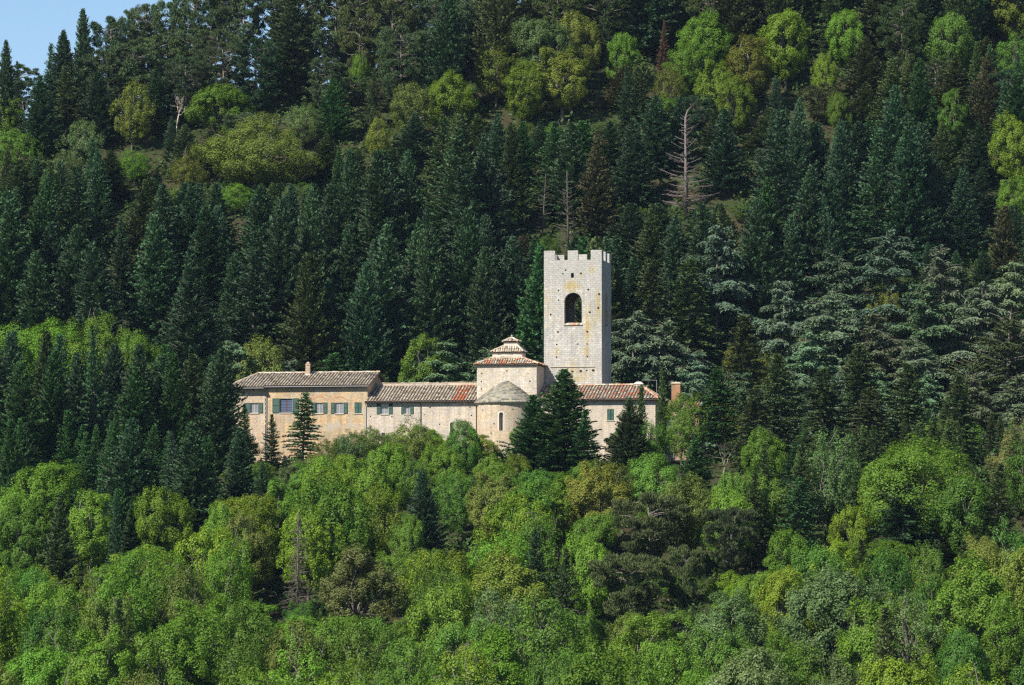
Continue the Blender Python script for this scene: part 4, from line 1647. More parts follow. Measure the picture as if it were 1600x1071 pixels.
PROTO = {
    'fir': [make_fir(100 + i, R=5.2, nb=(8, 12), gap=.4, pw=.86 + .07 * (i % 4), up=.18 + .06 * (i % 3), e0=-.28 + .1 * (i % 3), e1=.5, wid=.15) for i in range(10)],
    'fir_loose': [make_fir(140 + i, R=4.4, nb=(5, 8), gap=.5, e0=-.2, e1=.45, up=.15, thin=.9, pw=.95, droop=.05) for i in range(5)],
    'fir_tiered': [make_fir(160 + i, R=4.8, nb=(5, 8), gap=.62, e0=-.1, e1=.4, up=.05, droop=.14, wid=.15, pw=.62) for i in range(4)],
    'cypress': [make_fir(180 + i, R=2.0, H=14, nb=(7, 10), gap=.36, e0=.35, e1=.9, up=.1, pw=.9, wid=.12) for i in range(2)],
    'broad': [make_broad(200 + i) for i in range(7)],
    'broad_tall': [make_broad(220 + i, H=16, R=5.2, nl=170, rl=(.6, 1.1)) for i in range(5)],
    'broad_fine': [make_broad(240 + i, H=13, R=5.0, nl=200, per=130, leaf=.115, rl=(.5, 1.0), wood=34, loose=.5, shell=.65) for i in range(5)],
    'broad_big': [make_broad(260 + i, H=15, R=8, nl=280, per=340, leaf=.12, rl=(.45, 1.0), wood=16, bough=(.3, .62)) for i in range(3)],
    'cedar': [make_cedar(300 + i, R=7.0) for i in range(5)],
    'cedar_flat': [make_cedar(330 + i, H=17, R=9, tier=1.7, flat=.05, pw=.42, droop=.14, dens=38, hang=.12) for i in range(2)],
    'pine': [make_pine(400 + i, zlo=.32) for i in range(3)],
    'ridge_pine': [make_pine(450 + i, H=17, R=4.4, nl=170, per=110, zlo=.08, rl=(.55, 1.05), fl=.7) for i in range(4)],
    'tall_pine': [make_pine(430 + i, H=19, R=3.6, nl=110, per=100, zlo=.4, rl=(.6, 1.2), fl=.62) for i in range(4)],
    'dead_fir': [make_dead_fir(500, R=5.2), make_dead_fir(501, H=16, R=2.8, gap=.3, bend=False, e0=-.25, up=.1, twig=2.2), make_dead_fir(502, H=16, R=3.2, gap=.6, bend=False, twig=1.2)],
    'bare': [make_bare(520 + i) for i in range(3)],
}
NAME = {'fir': 'fir_tree', 'fir_loose': 'fir_tree', 'fir_tiered': 'spruce_tree', 'cypress': 'cypress_tree', 'broad': 'broadleaf_tree', 'broad_tall': 'broadleaf_tree', 'broad_fine': 'broadleaf_tree',
        'broad_big': 'broadleaf_tree', 'cedar': 'cedar_tree', 'cedar_flat': 'cedar_tree', 'pine': 'pine_tree', 'tall_pine': 'pine_tree', 'ridge_pine': 'pine_tree', 'dead_fir': 'dead_fir', 'bare': 'bare_tree'}
CATG = {'dead_fir': 'dead tree', 'bare_tree': 'dead tree', 'fir_tree': 'fir', 'spruce_tree': 'spruce', 'cypress_tree': 'cypress', 'broadleaf_tree': 'broadleaf tree', 'cedar_tree': 'cedar', 'pine_tree': 'pine'}
WORD = {'fir': 'fir', 'fir_loose': 'loose-branched fir', 'fir_tiered': 'tiered spruce', 'cypress': 'cypress', 'broad': 'round-crowned tree', 'broad_tall': 'tall leafy tree', 'broad_fine': 'feathery tree',
        'broad_big': 'wide leafy tree', 'cedar': 'cedar', 'cedar_flat': 'flat-tiered cedar', 'pine': 'tufted pine', 'tall_pine': 'bare-stemmed pine', 'ridge_pine': 'bushy pine', 'dead_fir': 'dead fir', 'bare': 'bare dead tree'}

# leaf colours (linear base colours)
PAL = {
    'dk': (0.048, 0.094, 0.043), 'bl': (0.050, 0.095, 0.049), 'ol': (0.064, 0.094, 0.034), 'br': (0.080, 0.080, 0.040), 'gd': (0.047, 0.108, 0.034),
    'lime': (0.146, 0.223, 0.020), 'fresh': (0.116, 0.220, 0.023), 'mid': (0.101, 0.192, 0.027), 'yel': (0.151, 0.181, 0.027), 'olive': (0.136, 0.180, 0.035), 'deep': (0.069, 0.159, 0.023), 'sage': (0.111, 0.174, 0.056), 'tan': (0.150, 0.172, 0.050),
    'ced': (0.134, 0.201, 0.125), 'ced2': (0.115, 0.179, 0.100), 'cedg': (0.141, 0.181, 0.102), 'leb': (0.090, 0.120, 0.044),
    'pn': (0.076, 0.095, 0.037), 'pn2': (0.068, 0.099, 0.046), 'grey': (0.135, 0.118, 0.102), 'white': (0.400, 0.370, 0.320), 'rust': (0.105, 0.062, 0.042), 'dim': (0.115, 0.098, 0.082),
}
CW = {'dk': 'dark green', 'bl': 'blue-green', 'ol': 'olive-green', 'br': 'brownish', 'gd': 'deep green', 'lime': 'lime green', 'fresh': 'fresh green', 'mid': 'mid green', 'yel': 'yellow-green', 'olive': 'pale olive', 'deep': 'rich green',
      'sage': 'sage green', 'tan': 'tan-green', 'ced': 'silvery blue-green', 'ced2': 'grey-green', 'cedg': 'pale grey-green', 'leb': 'dark olive', 'pn': 'dark olive', 'pn2': 'dusky green', 'grey': 'grey', 'white': 'whitish', 'rust': 'rusty red', 'dim': 'brown-grey'}

HAZE = 0.000021
TR = random.Random(77)
TREES = []


def solve(px, py, H, zone):
    """Ground point whose tree of height H puts its tip at photograph pixel px, py."""
    lo, hi = zone
    ys = np.arange(lo, hi, .5)
    d = FWD + np.array([1.0, 0, 0]) * (px - 800) / FPX
    x = d[0] / d[1] * (ys - CAM[1])
    z = ground(x, ys) + H
    rel = np.stack([x, ys, z], -1) - CAM
    zz = rel @ FWD
    yy = 535.5 - FPX * (rel @ UP) / zz
    hit = np.nonzero(yy <= py)[0]                 # the first place up the slope, not one beyond the crest
    k = int(hit[0]) if len(hit) else int(np.argmin(np.abs(yy - py)))
    return float(x[k]), float(ys[k]), float(yy[k])


def add_tree(kind, x, y, H, Wm, col, label=None, group=None, var=None, tip=None, hand=False, show=0):
    TREES.append(dict(kind=kind, x=x, y=y, H=H, W=Wm, col=col, label=label, group=group, var=var, show=show, tip=tip or project((x, y, float(ground(x, y)) + H)), hand=hand))


FZ, BZN, MZ = (-172, 6), (22, 262), (-14, 40)
F_, B_, M_ = FZ, BZN, MZ
HAND = [
    # in front of the abbey and beside it
    ('fir', 880, 577, 14.5, 124, 'gd', F_, 'tall deep green fir in front of the bell tower, hiding its foot'),
    ('fir', 836, 618, 11, 96, 'gd', F_, 'shorter fir against the right side of the apse, under the taller one'),
    ('fir_loose', 912, 640, 10, 80, 'gd', F_, 'dark fir in front of the annex, right shoulder of the tall fir'),
    ('fir_tiered', 473, 612, 10, 62, 'gd', F_, 'slender ragged spruce standing in front of the tall house between its windows'),
    ('fir_loose', 425, 648, 8, 50, 'dk', F_, 'small dark fir under the large blue window of the house'),
    ('fir_loose', 385, 622, 8.5, 44, 'gd', F_, 'thin fir reaching the leftmost window of the house'),
    ('fir', 980, 620, 10.5, 78, 'ol', F_, 'greyish fir right of the single green shutter of the annex'),
    ('cypress', 999, 600, 11.5, 30, 'ol', F_, 'slender dark cypress crossing the right end of the annex roof'),
    ('cypress', 1038, 574, 13, 28, 'ol', F_, 'pale slender cypress between annex roof and brick chimney'),
    ('fir', 1085, 676, 10, 76, 'gd', F_, 'deep green fir beside the lattice mast'),
    ('broad_fine', 1074, 606, 10, 84, 'fresh', F_, 'fresh green tree in front of the brick chimney'),
    ('broad_fine', 1064, 640, 8, 60, 'mid', F_, 'mid green tree filling the gap beside the mast top'),
    ('broad_fine', 1020, 655, 7, 60, 'deep', F_, 'small green tree between cypress and lattice mast'),
    ('broad_fine', 648, 646, 9.5, 96, 'olive', F_, 'rounded olive-green tree in front of the low wing under its small window'),
    ('broad', 727, 654, 8.5, 62, 'deep', F_, 'rich green tree beside the apse in front of the slit window'),
    ('broad_fine', 578, 664, 8, 60, 'olive', F_, 'olive-green tree at the joint of tall house and low wing'),
    ('broad_fine', 540, 672, 8, 70, 'sage', F_, 'sage green bush-like tree under the closed shutters of the house'),
    ('broad_fine', 508, 684, 8, 60, 'olive', F_, 'olive tree below the second shuttered window of the house'),
    ('broad', 690, 690, 8, 70, 'fresh', F_, 'fresh green tree below the low wing left of the apse'),
    ('broad', 770, 708, 8, 70, 'fresh', F_, 'fresh green tree directly below the apse'),
    ('broad', 1012, 706, 10, 90, 'mid', F_, 'mid green tree on the bank below the cypress and annex'),
    ('broad_fine', 958, 716, 9, 90, 'olive', F_, 'olive-green tree on the bank below the green shutter'),
    ('bare', 1125, 640, 6, 50, 'dim', F_, 'bare grey dead tree right of the lattice mast'),
    ('bare', 1132, 690, 5, 66, 'grey', F_, 'leafless greyish tangle below the bare grey tree by the mast'),
    # left flank
    ('broad_big', 60, 492, 15, 150, 'fresh', (6, 60), 'bright green wide tree on the far left under the dark firs'),
    ('broad_big', 150, 486, 15, 140, 'fresh', (6, 60), 'bright green wide tree above the left-hand firs, topmost of the bright group'),
    ('broad_big', 216, 512, 14, 90, 'fresh', (6, 60), 'bright green tree at the right end of the bright group on the left'),
    ('fir', 32, 562, 18, 96, 'gd', F_, 'fir in front of the bright wide tree on the far left'),
    ('fir', 82, 545, 18, 84, 'gd', F_, 'tall fir left of centre before the bright left-hand trees'),
    ('fir_loose', 152, 508, 20, 74, 'dk', M_, 'dark narrow fir rising through the bright trees, with a bare pale stem below'),
    ('fir', 213, 572, 18, 104, 'gd', F_, 'broad fir below the right end of the bright left-hand trees'),
    ('fir', 272, 550, 18, 92, 'gd', F_, 'fir midway between the bright trees and the tall house'),
    ('fir', 342, 543, 18, 98, 'dk', F_, 'large dark fir touching the left end of the house roof'),
    ('fir', 303, 660, 17, 110, 'dk', F_, 'dark fir in the second row left below the house'),
    ('fir', 372, 668, 15, 80, 'dk', F_, 'dark fir below the leftmost window of the house'),
    ('fir', 198, 652, 16, 110, 'dk', F_, 'dark fir in the second row below the bright left-hand trees'),
    ('fir', 415, 720, 12, 66, 'dk', F_, 'dark fir below the small fir of the blue window'),
    ('fir_loose', 110, 640, 16, 90, 'gd', F_, 'fir in the second row on the left, above the green slope'),
    ('broad_tall', 78, 718, 13, 110, 'fresh', F_, None),
    ('broad', 255, 758, 12, 96, 'lime', F_, None),
    ('broad', 20, 752, 13, 110, 'fresh', F_, None),
    ('fir', 96, 770, 15, 84, 'ol', F_, 'dusky fir among the green trees of the lower left slope'),
    ('fir_loose', 180, 778, 13, 56, 'bl', F_, 'blue-green fir among the green trees of the lower left'),
    ('fir', 240, 800, 9, 30, 'dk', F_, 'tiny dark fir spire in the lower left greenery'),
    # lower slope
    ('fir', 664, 735, 14, 84, 'bl', F_, 'lone dark blue-green fir among bright trees below the low wing'),
    ('dead_fir', 466, 797, 14.5, 56, 'dim', F_, 'bare grey dead fir with fine twigs on the lower slope'),
    ('broad_tall', 930, 718, 13, 110, 'yel', F_, 'yellow-green tall tree below the annex and its fir'),
    ('pine', 1020, 766, 13, 118, 'pn', F_, 'largest dark tufted pine on the lower slope right of centre'),
    ('pine', 985, 862, 12, 120, 'pn', F_, 'tufted pine below and left of the largest one'),
    ('pine', 1136, 790, 11.5, 92, 'pn2', F_, 'dark tufted pine right of the largest one'),
    ('pine', 1065, 850, 11, 70, 'pn', F_, 'small tufted pine between its larger neighbours'),
    ('broad_big', 1425, 676, 15, 220, 'fresh', F_, 'large spreading green tree on the right, below the dark cedar'),
    ('broad', 1500, 740, 12, 120, 'mid', F_, None),
    ('broad_fine', 1585, 650, 12, 80, 'tan', F_, 'tan-yellow tree at the right edge below the cedars'),
    ('fir_tiered', 1240, 744, 13, 76, 'gd', F_, 'dark tiered spruce in front of the large spreading tree, left of it'),
    ('fir_tiered', 1408, 752, 13, 118, 'dk', F_, 'dark drooping spruce overlapping the large spreading tree'),
    ('fir_loose', 1545, 722, 14, 110, 'ol', F_, None),
    ('fir_loose', 1480, 660, 14, 90, 'ol', F_, None),
    ('broad', 1195, 668, 9, 80, 'fresh', F_, 'fresh green tree below the olive spruces right of the mast'),
    ('broad_tall', 640, 800, 11, 60, 'mid', F_, None),
    ('broad_tall', 560, 850, 13, 130, 'tan', F_, 'tan-green thinly leaved tree right of the dead grey fir'),
    ('bare', 545, 880, 11, 60, 'dim', F_, 'leafless grey stems beside the tan-green tree'),
    # cedars round the abbey
    ('cedar', 372, 492, 14, 92, 'ced2', M_, 'silver cedar behind the left end of the house roof'),
    ('broad_fine', 412, 478, 15, 90, 'olive', M_, 'yellow-olive pointed tree behind the house roof'),
    ('cedar', 452, 540, 11, 80, 'ced2', M_, 'grey-green cedar just behind the roof near the chimney'),
    ('fir_tiered', 520, 530, 12, 90, 'gd', M_, 'deep green tiered spruce behind the right half of the house roof'),
    ('broad_tall', 662, 487, 15, 92, 'fresh', M_, 'fresh green tree behind the low wing'),
    ('cedar', 700, 500, 14, 124, 'ced2', M_, 'spreading cedar behind the low wing, left of the lantern'),
    ('cedar', 764, 512, 13, 88, 'ced', M_, 'silver cedar close behind the choir lantern'),
    ('broad', 610, 560, 8, 70, 'deep', M_, None),
    ('fir', 800, 500, 15, 84, 'dk', M_, 'dark fir between choir lantern and tower'),
    ('cedar', 1118, 352, 21, 122, 'ced', (20, 90), 'tallest silver cedar, pointed, right of the tower'),
    ('cedar', 990, 428, 19, 118, 'ced2', M_, 'grey-green cedar leaning out from behind the tower'),
    ('cedar', 1046, 452, 17, 120, 'ced2', M_, 'cedar between the tower and the tallest silver cedar'),
    ('cedar', 1000, 520, 12, 96, 'ced2', M_, 'low cedar right of the tower foot'),
    ('cedar', 1080, 530, 12, 110, 'ced', M_, 'low silver cedar behind the brick chimney'),
    ('cedar', 1228, 438, 16, 92, 'ced', (16, 80), 'silver cedar right of the tallest one'),
    ('cedar', 1388, 358, 18, 124, 'ced', (20, 110), 'bright silver cedar high on the right, highest of the right-hand group'),
    ('cedar', 1478, 384, 17, 92, 'cedg', (20, 110), 'pale cedar below the bare twisted snag on the right'),
    ('cedar', 1585, 408, 17, 96, 'cedg', (20, 110), 'pale drooping cedar at the right edge'),
    ('cedar', 1300, 452, 16, 118, 'ced2', (16, 80), None),
    ('cedar', 1440, 444, 16, 124, 'ced2', (16, 80), None),
    ('cedar', 1530, 440, 16, 110, 'cedg', (16, 80), None),
    ('cedar', 1370, 490, 14, 110, 'cedg', (10, 60), None),
    ('cedar', 1265, 520, 13, 100, 'ced', (10, 60), None),
    ('cedar', 1430, 530, 12, 100, 'cedg', (6, 60), None),
    ('broad_fine', 1388, 456, 10, 62, 'yel', (10, 70), 'small yellow-green tree wedged among the silver cedars'),
    ('cedar_flat', 1572, 486, 16, 200, 'leb', (-10, 50), 'dark flat-tiered cedar at the right edge'),
    ('cedar_flat', 1520, 560, 12, 150, 'leb', (-14, 40), 'dark flat-tiered cedar below its larger neighbour at the right'),
    ('fir_tiered', 1158, 474, 17, 104, 'ol', M_, 'olive dark spruce right of the brick chimney, tallest of its group'),
    ('fir_tiered', 1222, 548, 15, 84, 'ol', (-14, 30), None),
    ('fir_tiered', 1345, 552, 16, 96, 'ol', (-14, 30), None),
    ('fir_tiered', 1285, 600, 14, 90, 'ol', (-20, 20), None),
    ('fir_tiered', 1420, 588, 14, 84, 'ol', (-20, 20), None),
    ('fir_tiered', 1130, 560, 13, 80, 'gd', (-14, 20), None),
    ('fir_tiered', 1180, 610, 12, 84, 'ol', (-20, 20), None),
    ('fir_tiered', 1350, 640, 12, 80, 'ol', (-24, 20), None),
    ('fir_tiered', 1500, 620, 13, 86, 'ol', (-24, 20), None),
    # characteristic things on the hill
    ('dead_fir', 1073, 168, 19, 116, 'grey', B_, 'tall bare dead fir with sweeping grey branches and a bent tip, right above the tower'),
    ('dead_fir', 888, 268, 15, 60, 'dim', B_, 'thin half-dead fir rising straight behind the tower top'),
    ('dead_fir', 847, 272, 11, 30, 'dim', B_, 'slim bare stem left of the half-dead fir behind the tower'),
    ('bare', 275, 148, 8, 44, 'white', B_, 'whitish bare forked tree high on the left slope'),
    ('bare', 40, 152, 8, 40, 'white', B_, 'whitish bare tree near the left edge below the skyline'),
    ('bare', 62, 146, 8, 36, 'grey', B_, 'grey bare tree beside the whitish one near the left edge'),
    ('bare', 182, 158, 7, 26, 'white', B_, 'pale bare stem in front of the yellowish tree high on the left'),
    ('bare', 1468, 345, 9, 50, 'dim', (20, 120), 'bare twisted brown snag above the pale cedars'),
    ('broad_big', 398, 176, 14, 170, 'olive', B_, 'big rounded olive tree high on the left slope'),
    ('broad_fine', 205, 124, 13, 66, 'yel', B_, 'yellow-green tree high on the left below the skyline pines'),
    ('broad', 338, 126, 11, 100, 'fresh', B_, 'fresh green tree below the bare pine stems on the ridge'),
    ('broad_fine', 470, 160, 9, 60, 'sage', B_, 'sage green tree right of the big olive tree'),
    ('broad_fine', 290, 228, 9, 60, 'yel', B_, None),
    ('broad', 700, 108, 13, 90, 'lime', B_, None),
    ('broad_fine', 640, 128, 12, 80, 'olive', B_, None),
    ('broad_fine', 775, 66, 12, 80, 'yel', B_, None),
    ('broad_fine', 590, 182, 9, 50, 'yel', B_, 'small yellow-green tree wedged among dark firs left above the tower'),
    ('broad_tall', 845, 30, 15, 90, 'sage', B_, None),
    ('broad_tall', 880, 70, 14, 100, 'yel', B_, None),
    ('broad_tall', 820, 92, 13, 70, 'lime', B_, None),
    ('broad', 975, 52, 11, 54, 'fresh', B_, None),
    ('broad', 905, 16, 14, 70, 'yel', B_, None),
    ('broad_tall', 1100, 10, 15, 90, 'fresh', B_, None),
    ('broad_tall', 1168, 52, 14, 90, 'yel', B_, None),
    ('broad_tall', 1230, 16, 15, 84, 'lime', B_, 'bright lime tree high on the right, near the top edge'),
    ('broad_tall', 1120, 90, 13, 70, 'lime', B_, None),
    ('broad_fine', 1045, 100, 11, 56, 'yel', B_, None),
    ('broad_tall', 1150, 120, 12, 60, 'lime', B_, None),
    ('broad', 1330, 8, 13, 70, 'fresh', B_, None),
    ('broad', 1490, 18, 14, 90, 'mid', B_, None),
    ('broad', 1292, 80, 11, 44, 'lime', B_, None),
    ('broad', 1310, 140, 9, 40, 'fresh', B_, None),
    ('broad_tall', 1592, 172, 15, 74, 'lime', B_, 'bright lime tree at the right edge among dark firs'),
    ('broad_tall', 1490, 140, 12, 60, 'mid', B_, None),
    ('broad', 1590, 270, 11, 60, 'fresh', B_, 'fresh green tree at the right edge above the drooping cedar'),
    ('broad_fine', 562, 72, 9, 34, 'fresh', B_, None),
    ('broad_fine', 20, 200, 10, 80, 'mid', B_, None),
    ('broad_fine', 10, 150, 10, 70, 'fresh', B_, None),
    ('broad_fine', 130, 185, 10, 70, 'sage', B_, None),
    ('fir_loose', 1036, 32, 11, 30, 'rust', B_, 'rusty red dying fir near the top edge, right above the tower'),
    ('fir_loose', 1505, 45, 10, 30, 'rust', B_, 'rusty dying fir high on the right'),
    ('fir_loose', 1416, 78, 9, 34, 'tan', B_, 'greyish tan thin fir high on the right'),
    ('ridge_pine', 165, 78, 13, 84, 'pn2', B_, None),
    ('ridge_pine', 212, 62, 14, 90, 'pn2', B_, None),
    ('ridge_pine', 250, 52, 14, 90, 'ol', B_, None),
    ('ridge_pine', 292, 44, 14, 84, 'pn2', B_, None),
    ('fir', 60, 118, 14, 80, 'dk', B_, None),
    ('fir_loose', 108, 104, 14, 84, 'ol', B_, None),
    ('fir', 150, 112, 13, 76, 'dk', B_, None),
    ('fir_loose', 240, 104, 12, 72, 'dk', B_, None),
    ('ridge_pine', 398, 60, 15, 84, 'dk', B_, None),
    ('ridge_pine', 285, 88, 11, 70, 'dk', B_, None),
    # skyline
    ('fir', 6, 62, 20, 50, 'dk', B_, 'dark fir at the left end of the skyline'),
    ('fir_loose', 30, 64, 14, 40, 'dk', B_, 'thin see-through fir on the skyline beside the leftmost one'),
    ('fir_loose', 70, 66, 17, 60, 'bl', B_, None),
    ('fir', 92, 46, 18, 62, 'bl', B_, None),
    ('fir', 132, 11, 21, 60, 'bl', B_, 'spiky fir standing highest on the left skyline'),
    ('ridge_pine', 172, 24, 18, 70, 'bl', B_, None),
    ('ridge_pine', 200, 16, 18, 70, 'ol', B_, None),
    ('ridge_pine', 232, 2, 19, 70, 'pn2', B_, None),
    ('ridge_pine', 262, -14, 19, 76, 'pn2', B_, None),
    ('ridge_pine', 300, -24, 20, 80, 'pn2', B_, None),
    ('tall_pine', 345, -30, 20, 60, 'pn2', B_, None),
    ('tall_pine', 378, -36, 21, 66, 'pn2', B_, None),
    ('tall_pine', 330, -20, 18, 50, 'pn2', B_, None),
    ('tall_pine', 356, -20, 19, 50, 'pn2', B_, None),
    ('ridge_pine', 420, -30, 20, 80, 'pn2', B_, None),
    ('ridge_pine', 470, -40, 21, 80, 'pn', B_, None),
    ('ridge_pine', 520, -36, 20, 80, 'pn2', B_, None),
    ('ridge_pine', 560, -20, 19, 70, 'pn', B_, None),
    ('ridge_pine', 610, -30, 20, 90, 'pn', B_, None),
]


# how far down from its tip a tree is seen in the photograph
SHOW = {1073: 150, 888: 100, 847: 60, 466: 140, 664: 120, 1020: 110, 985: 90, 1136: 100, 1065: 60, 880: 150, 836: 90, 912: 80, 473: 90, 425: 70, 980: 60, 1085: 36, 1425: 110, 1408: 90, 1240: 80, 96: 110, 180: 70, 240: 50, 342: 130,
        303: 110, 198: 110, 930: 80, 1545: 80, 1480: 80, 398: 110, 205: 60, 338: 50, 880: 120, 1230: 100, 1168: 80, 820: 70, 700: 70, 845: 60, 1592: 90, 372: 60, 560: 110}


def place_hand():
    for (kind, px, py, H, wpx, col, zone, lab) in HAND:
        x, y, got = solve(px, py, H, zone)
        d = y - CAM[1]
        if abs(got - py) > 6:
            print('tip off', kind, px, py, 'got', round(got), 'y', round(y, 1))
        add_tree(kind, x, y, H, wpx * d / FPX * (1.22 if kind in ('fir', 'fir_tiered') else 1.4 if kind == 'cedar' else 1.12 if kind[:5] == 'broad' else 1.0), col, lab, hand=True, tip=(px, py), show=SHOW.get(px) or (46 if kind == 'bare' else 40 if kind == 'dead_fir' else 50 if kind[0] == 'b' and zone == B_ else 50 if kind == 'cedar' else (12 if lab else 0) if zone == B_ else 24))


def front_limit(px):
    return float(np.interp(px, [0, 300, 345, 420, 480, 500, 560, 600, 650, 690, 720, 765, 800, 860, 950, 1000, 1060, 1120, 1200, 1300, 1450, 1600],
                           [650, 660, 690, 700, 690, 664, 660, 676, 664, 684, 672, 690, 684, 728, 684, 666, 664, 680, 676, 660, 650, 650]))


def pick(opts):
    r = TR.random() * sum(w for _, w in opts)
    for o, w in opts:
        r -= w
        if r <= 0:
            return o
    return opts[-1][0]


def fill(y0, y1, step, zone):
    row = 0
    y = y0
    while y < y1:
        x = -125 + (row % 2) * step / 2
        while x < 125:
            px_, py_ = x + TR.uniform(-.32, .32) * step, y + TR.uniform(-.32, .32) * step
            try_fill(px_, py_, zone)
            x += step
        y += step * .87
        row += 1


def try_fill(x, y, zone):
    v = (x - O[0]) * N[0] + y * N[1]
    u = (x - O[0]) * T[0] + y * T[1]
    gz = float(ground(x, y))
    px, py = project((x, y, gz + 14))
    if px < -70 or px > 1670:
        return
    if -50 < u < 22 and -1.5 < v < 17:
        return
    if 17 <= u < 40 and -2 < v < 12:
        return
    cy = float(crest_y(x))
    if y > cy + 16:
        return
    if zone == 'F':
        left = px < 330 and py < 740
        if left:
            kind = pick([('fir', 6), ('fir_loose', 2)])
            col = pick([('gd', 4), ('dk', 4), ('bl', 1)])
        elif px > 1090 and py < 690:
            kind = pick([('fir_tiered', 5), ('fir_loose', 2), ('broad_fine', 1)])
            col = pick([('ol', 4), ('gd', 3)]) if kind[0] == 'f' else 'mid'
        elif px > 1440 and py < 830:
            kind = pick([('fir_loose', 3), ('broad', 3), ('broad_fine', 2)])
            col = pick([('ol', 2), ('br', 1)]) if kind[0] == 'f' else pick([('mid', 2), ('deep', 2), ('olive', 1)])
        else:
            kind = pick([('broad', 5), ('broad_tall', 3), ('broad_fine', 4), ('fir_loose', .45)])
            if kind == 'fir_loose':
                col = pick([('ol', 2), ('dk', 1)])
            elif px < 420:
                col = pick([('fresh', 4), ('mid', 4), ('lime', 3), ('deep', 1), ('olive', 1.5)])
            else:
                z1 = math.sin(x * .07 + 1.3) + math.sin(y * .09 + x * .04)
                col = pick([('fresh', 5), ('mid', 3 + z1), ('lime', 2.4 - z1), ('deep', 1.6), ('olive', .8), ('sage', 1.0), ('yel', .5), ('tan', .05)])
        con = kind.startswith('fir')
        H = TR.uniform(14, 19) if con else TR.uniform(12, 17)
        lim = front_limit(px)
        for _ in range(12):
            tp = project((x, y, gz + H))
            if tp[1] >= lim:
                break
            H -= .9
        if H < 2.6 or (con and H < 6):
            return
        Wm = H * TR.uniform(.42, .54) if con else max(6.5, H * TR.uniform(.56, .8))
    else:
        if px > 960 and 390 < py < 640 and (px > 1180 or py > 440):
            kind = pick([('cedar', 6), ('fir_tiered', 1.5), ('broad_fine', .3)])
            col = pick([('ced', 3), ('ced2', 4), ('cedg', 3)]) if kind == 'cedar' else pick([('ol', 2), ('gd', 1)])
            if kind == 'broad_fine':
                col = 'yel'
        elif y > cy - 26 and px < 800:
            kind = pick([('ridge_pine', 6), ('tall_pine', .6), ('fir', 2), ('fir_loose', 1)])
            col = pick([('pn', 2), ('pn2', 4), ('ol', 1)])
        elif px > 640 and py < 110:
            kind = pick([('fir', 6), ('ridge_pine', 2.5), ('broad_tall', 1.5), ('broad_fine', 1.2), ('fir_loose', 1)])
            col = pick([('dk', 2), ('ol', 3), ('br', .3), ('pn', 2)]) if kind[0] != 'b' else pick([('yel', 1.5), ('mid', 2.5), ('sage', 2), ('fresh', 1.5), ('olive', 2)])
        elif px < 480 and 100 < py < 260:
            kind = pick([('fir', 5), ('fir_loose', 2), ('broad_fine', 2.4)])
            col = pick([('dk', 3), ('bl', 3), ('ol', 3)]) if kind[0] == 'f' else pick([('yel', 2), ('mid', 2), ('sage', 3), ('olive', 2)])
        else:
            kind = pick([('fir', 9), ('fir_loose', 2), ('broad_fine', .35)])
            z1 = 1.6 * math.sin(x * .06 + y * .05) + 1.6 * math.sin(y * .08 - x * .03 + 2)
            col = pick([('dk', 5), ('bl', max(.3, 3 + z1)), ('ol', max(.2, 1.2 - .5 * z1)), ('gd', max(.2, .7 - z1 * .3)), ('br', .06)]) if kind[0] == 'f' else pick([('mid', 2), ('yel', 1), ('deep', 2)])
        con = kind.startswith('fir')
        H = TR.triangular(15, 30, 24) if con else TR.uniform(12, 18)
        if kind in ('tall_pine', 'ridge_pine'):
            H = TR.uniform(13, 18)
        if kind == 'broad_fine':
            H = TR.uniform(8, 12)
        Wm = H * TR.uniform(.48, .68) if con else H * TR.uniform(.7, .95)
        if kind in ('tall_pine', 'ridge_pine'):
            Wm = H * TR.uniform(.5, .7)
        if v < 24 and -50 < u < 24:
            H = min(H, 15)
        if kind == 'cedar':
            H = TR.uniform(13, 19)
            Wm = H * TR.uniform(.85, 1.15)
    # the frame and the neighbours
    tx, ty = project((x, y, gz + H))
    if ty > 1085:
        return
    if ty < -190:
        return
    if y > cy - 26 and px < 640 and ty < float(np.interp(px, [0, 40, 60, 90, 140, 250, 330], [70, 90, 96, 70, 40, 2, -40])):
        H2 = H - (float(np.interp(px, [0, 40, 60, 90, 140, 250, 330], [70, 90, 96, 70, 40, 2, -40])) - ty) / 9.0
        if H2 < 8:
            return
        H = H2
        tx, ty = project((x, y, gz + H))
    need = -1e9
    for t in TREES:
        dd = math.hypot(t['x'] - x, t['y'] - y)
        k = .25 if t['hand'] else (.2 if zone == 'B' else .23)
        if dd < k * (t['W'] + Wm):
            return
        # keep the hand-placed trees in sight: what stands in front of them stays lower
        if t['hand'] and t['y'] > y and t['y'] - y < 45:
            k = t['kind']
            off = t['show']
            if abs(t['tip'][0] - tx) < .44 * FPX * (t['W'] + Wm) / (y + 600) and ty < t['tip'][1] + off:
                need = max(need, t['tip'][1] + off)
    if need > ty:
        H2 = H - (need - ty) * (y + 600) / FPX
        if H2 < (7 if con else 3.5):
            if H2 < 2.5:
                if zone == 'F':
                    return
                H2 = 2.8
            kind, col = 'broad_fine', TR.choice(['mid', 'sage', 'olive', 'fresh'])
            Wm = min(Wm, 7)
        else:
            Wm *= max(.75, H2 / H)
        H = H2
    add_tree(kind, x, y, H, Wm, col)


place_hand()
fill(-168, -4, 8.6, 'F')
fill(-6, 20, 8.0, 'F')
fill(18, 278, 7.9, 'B')

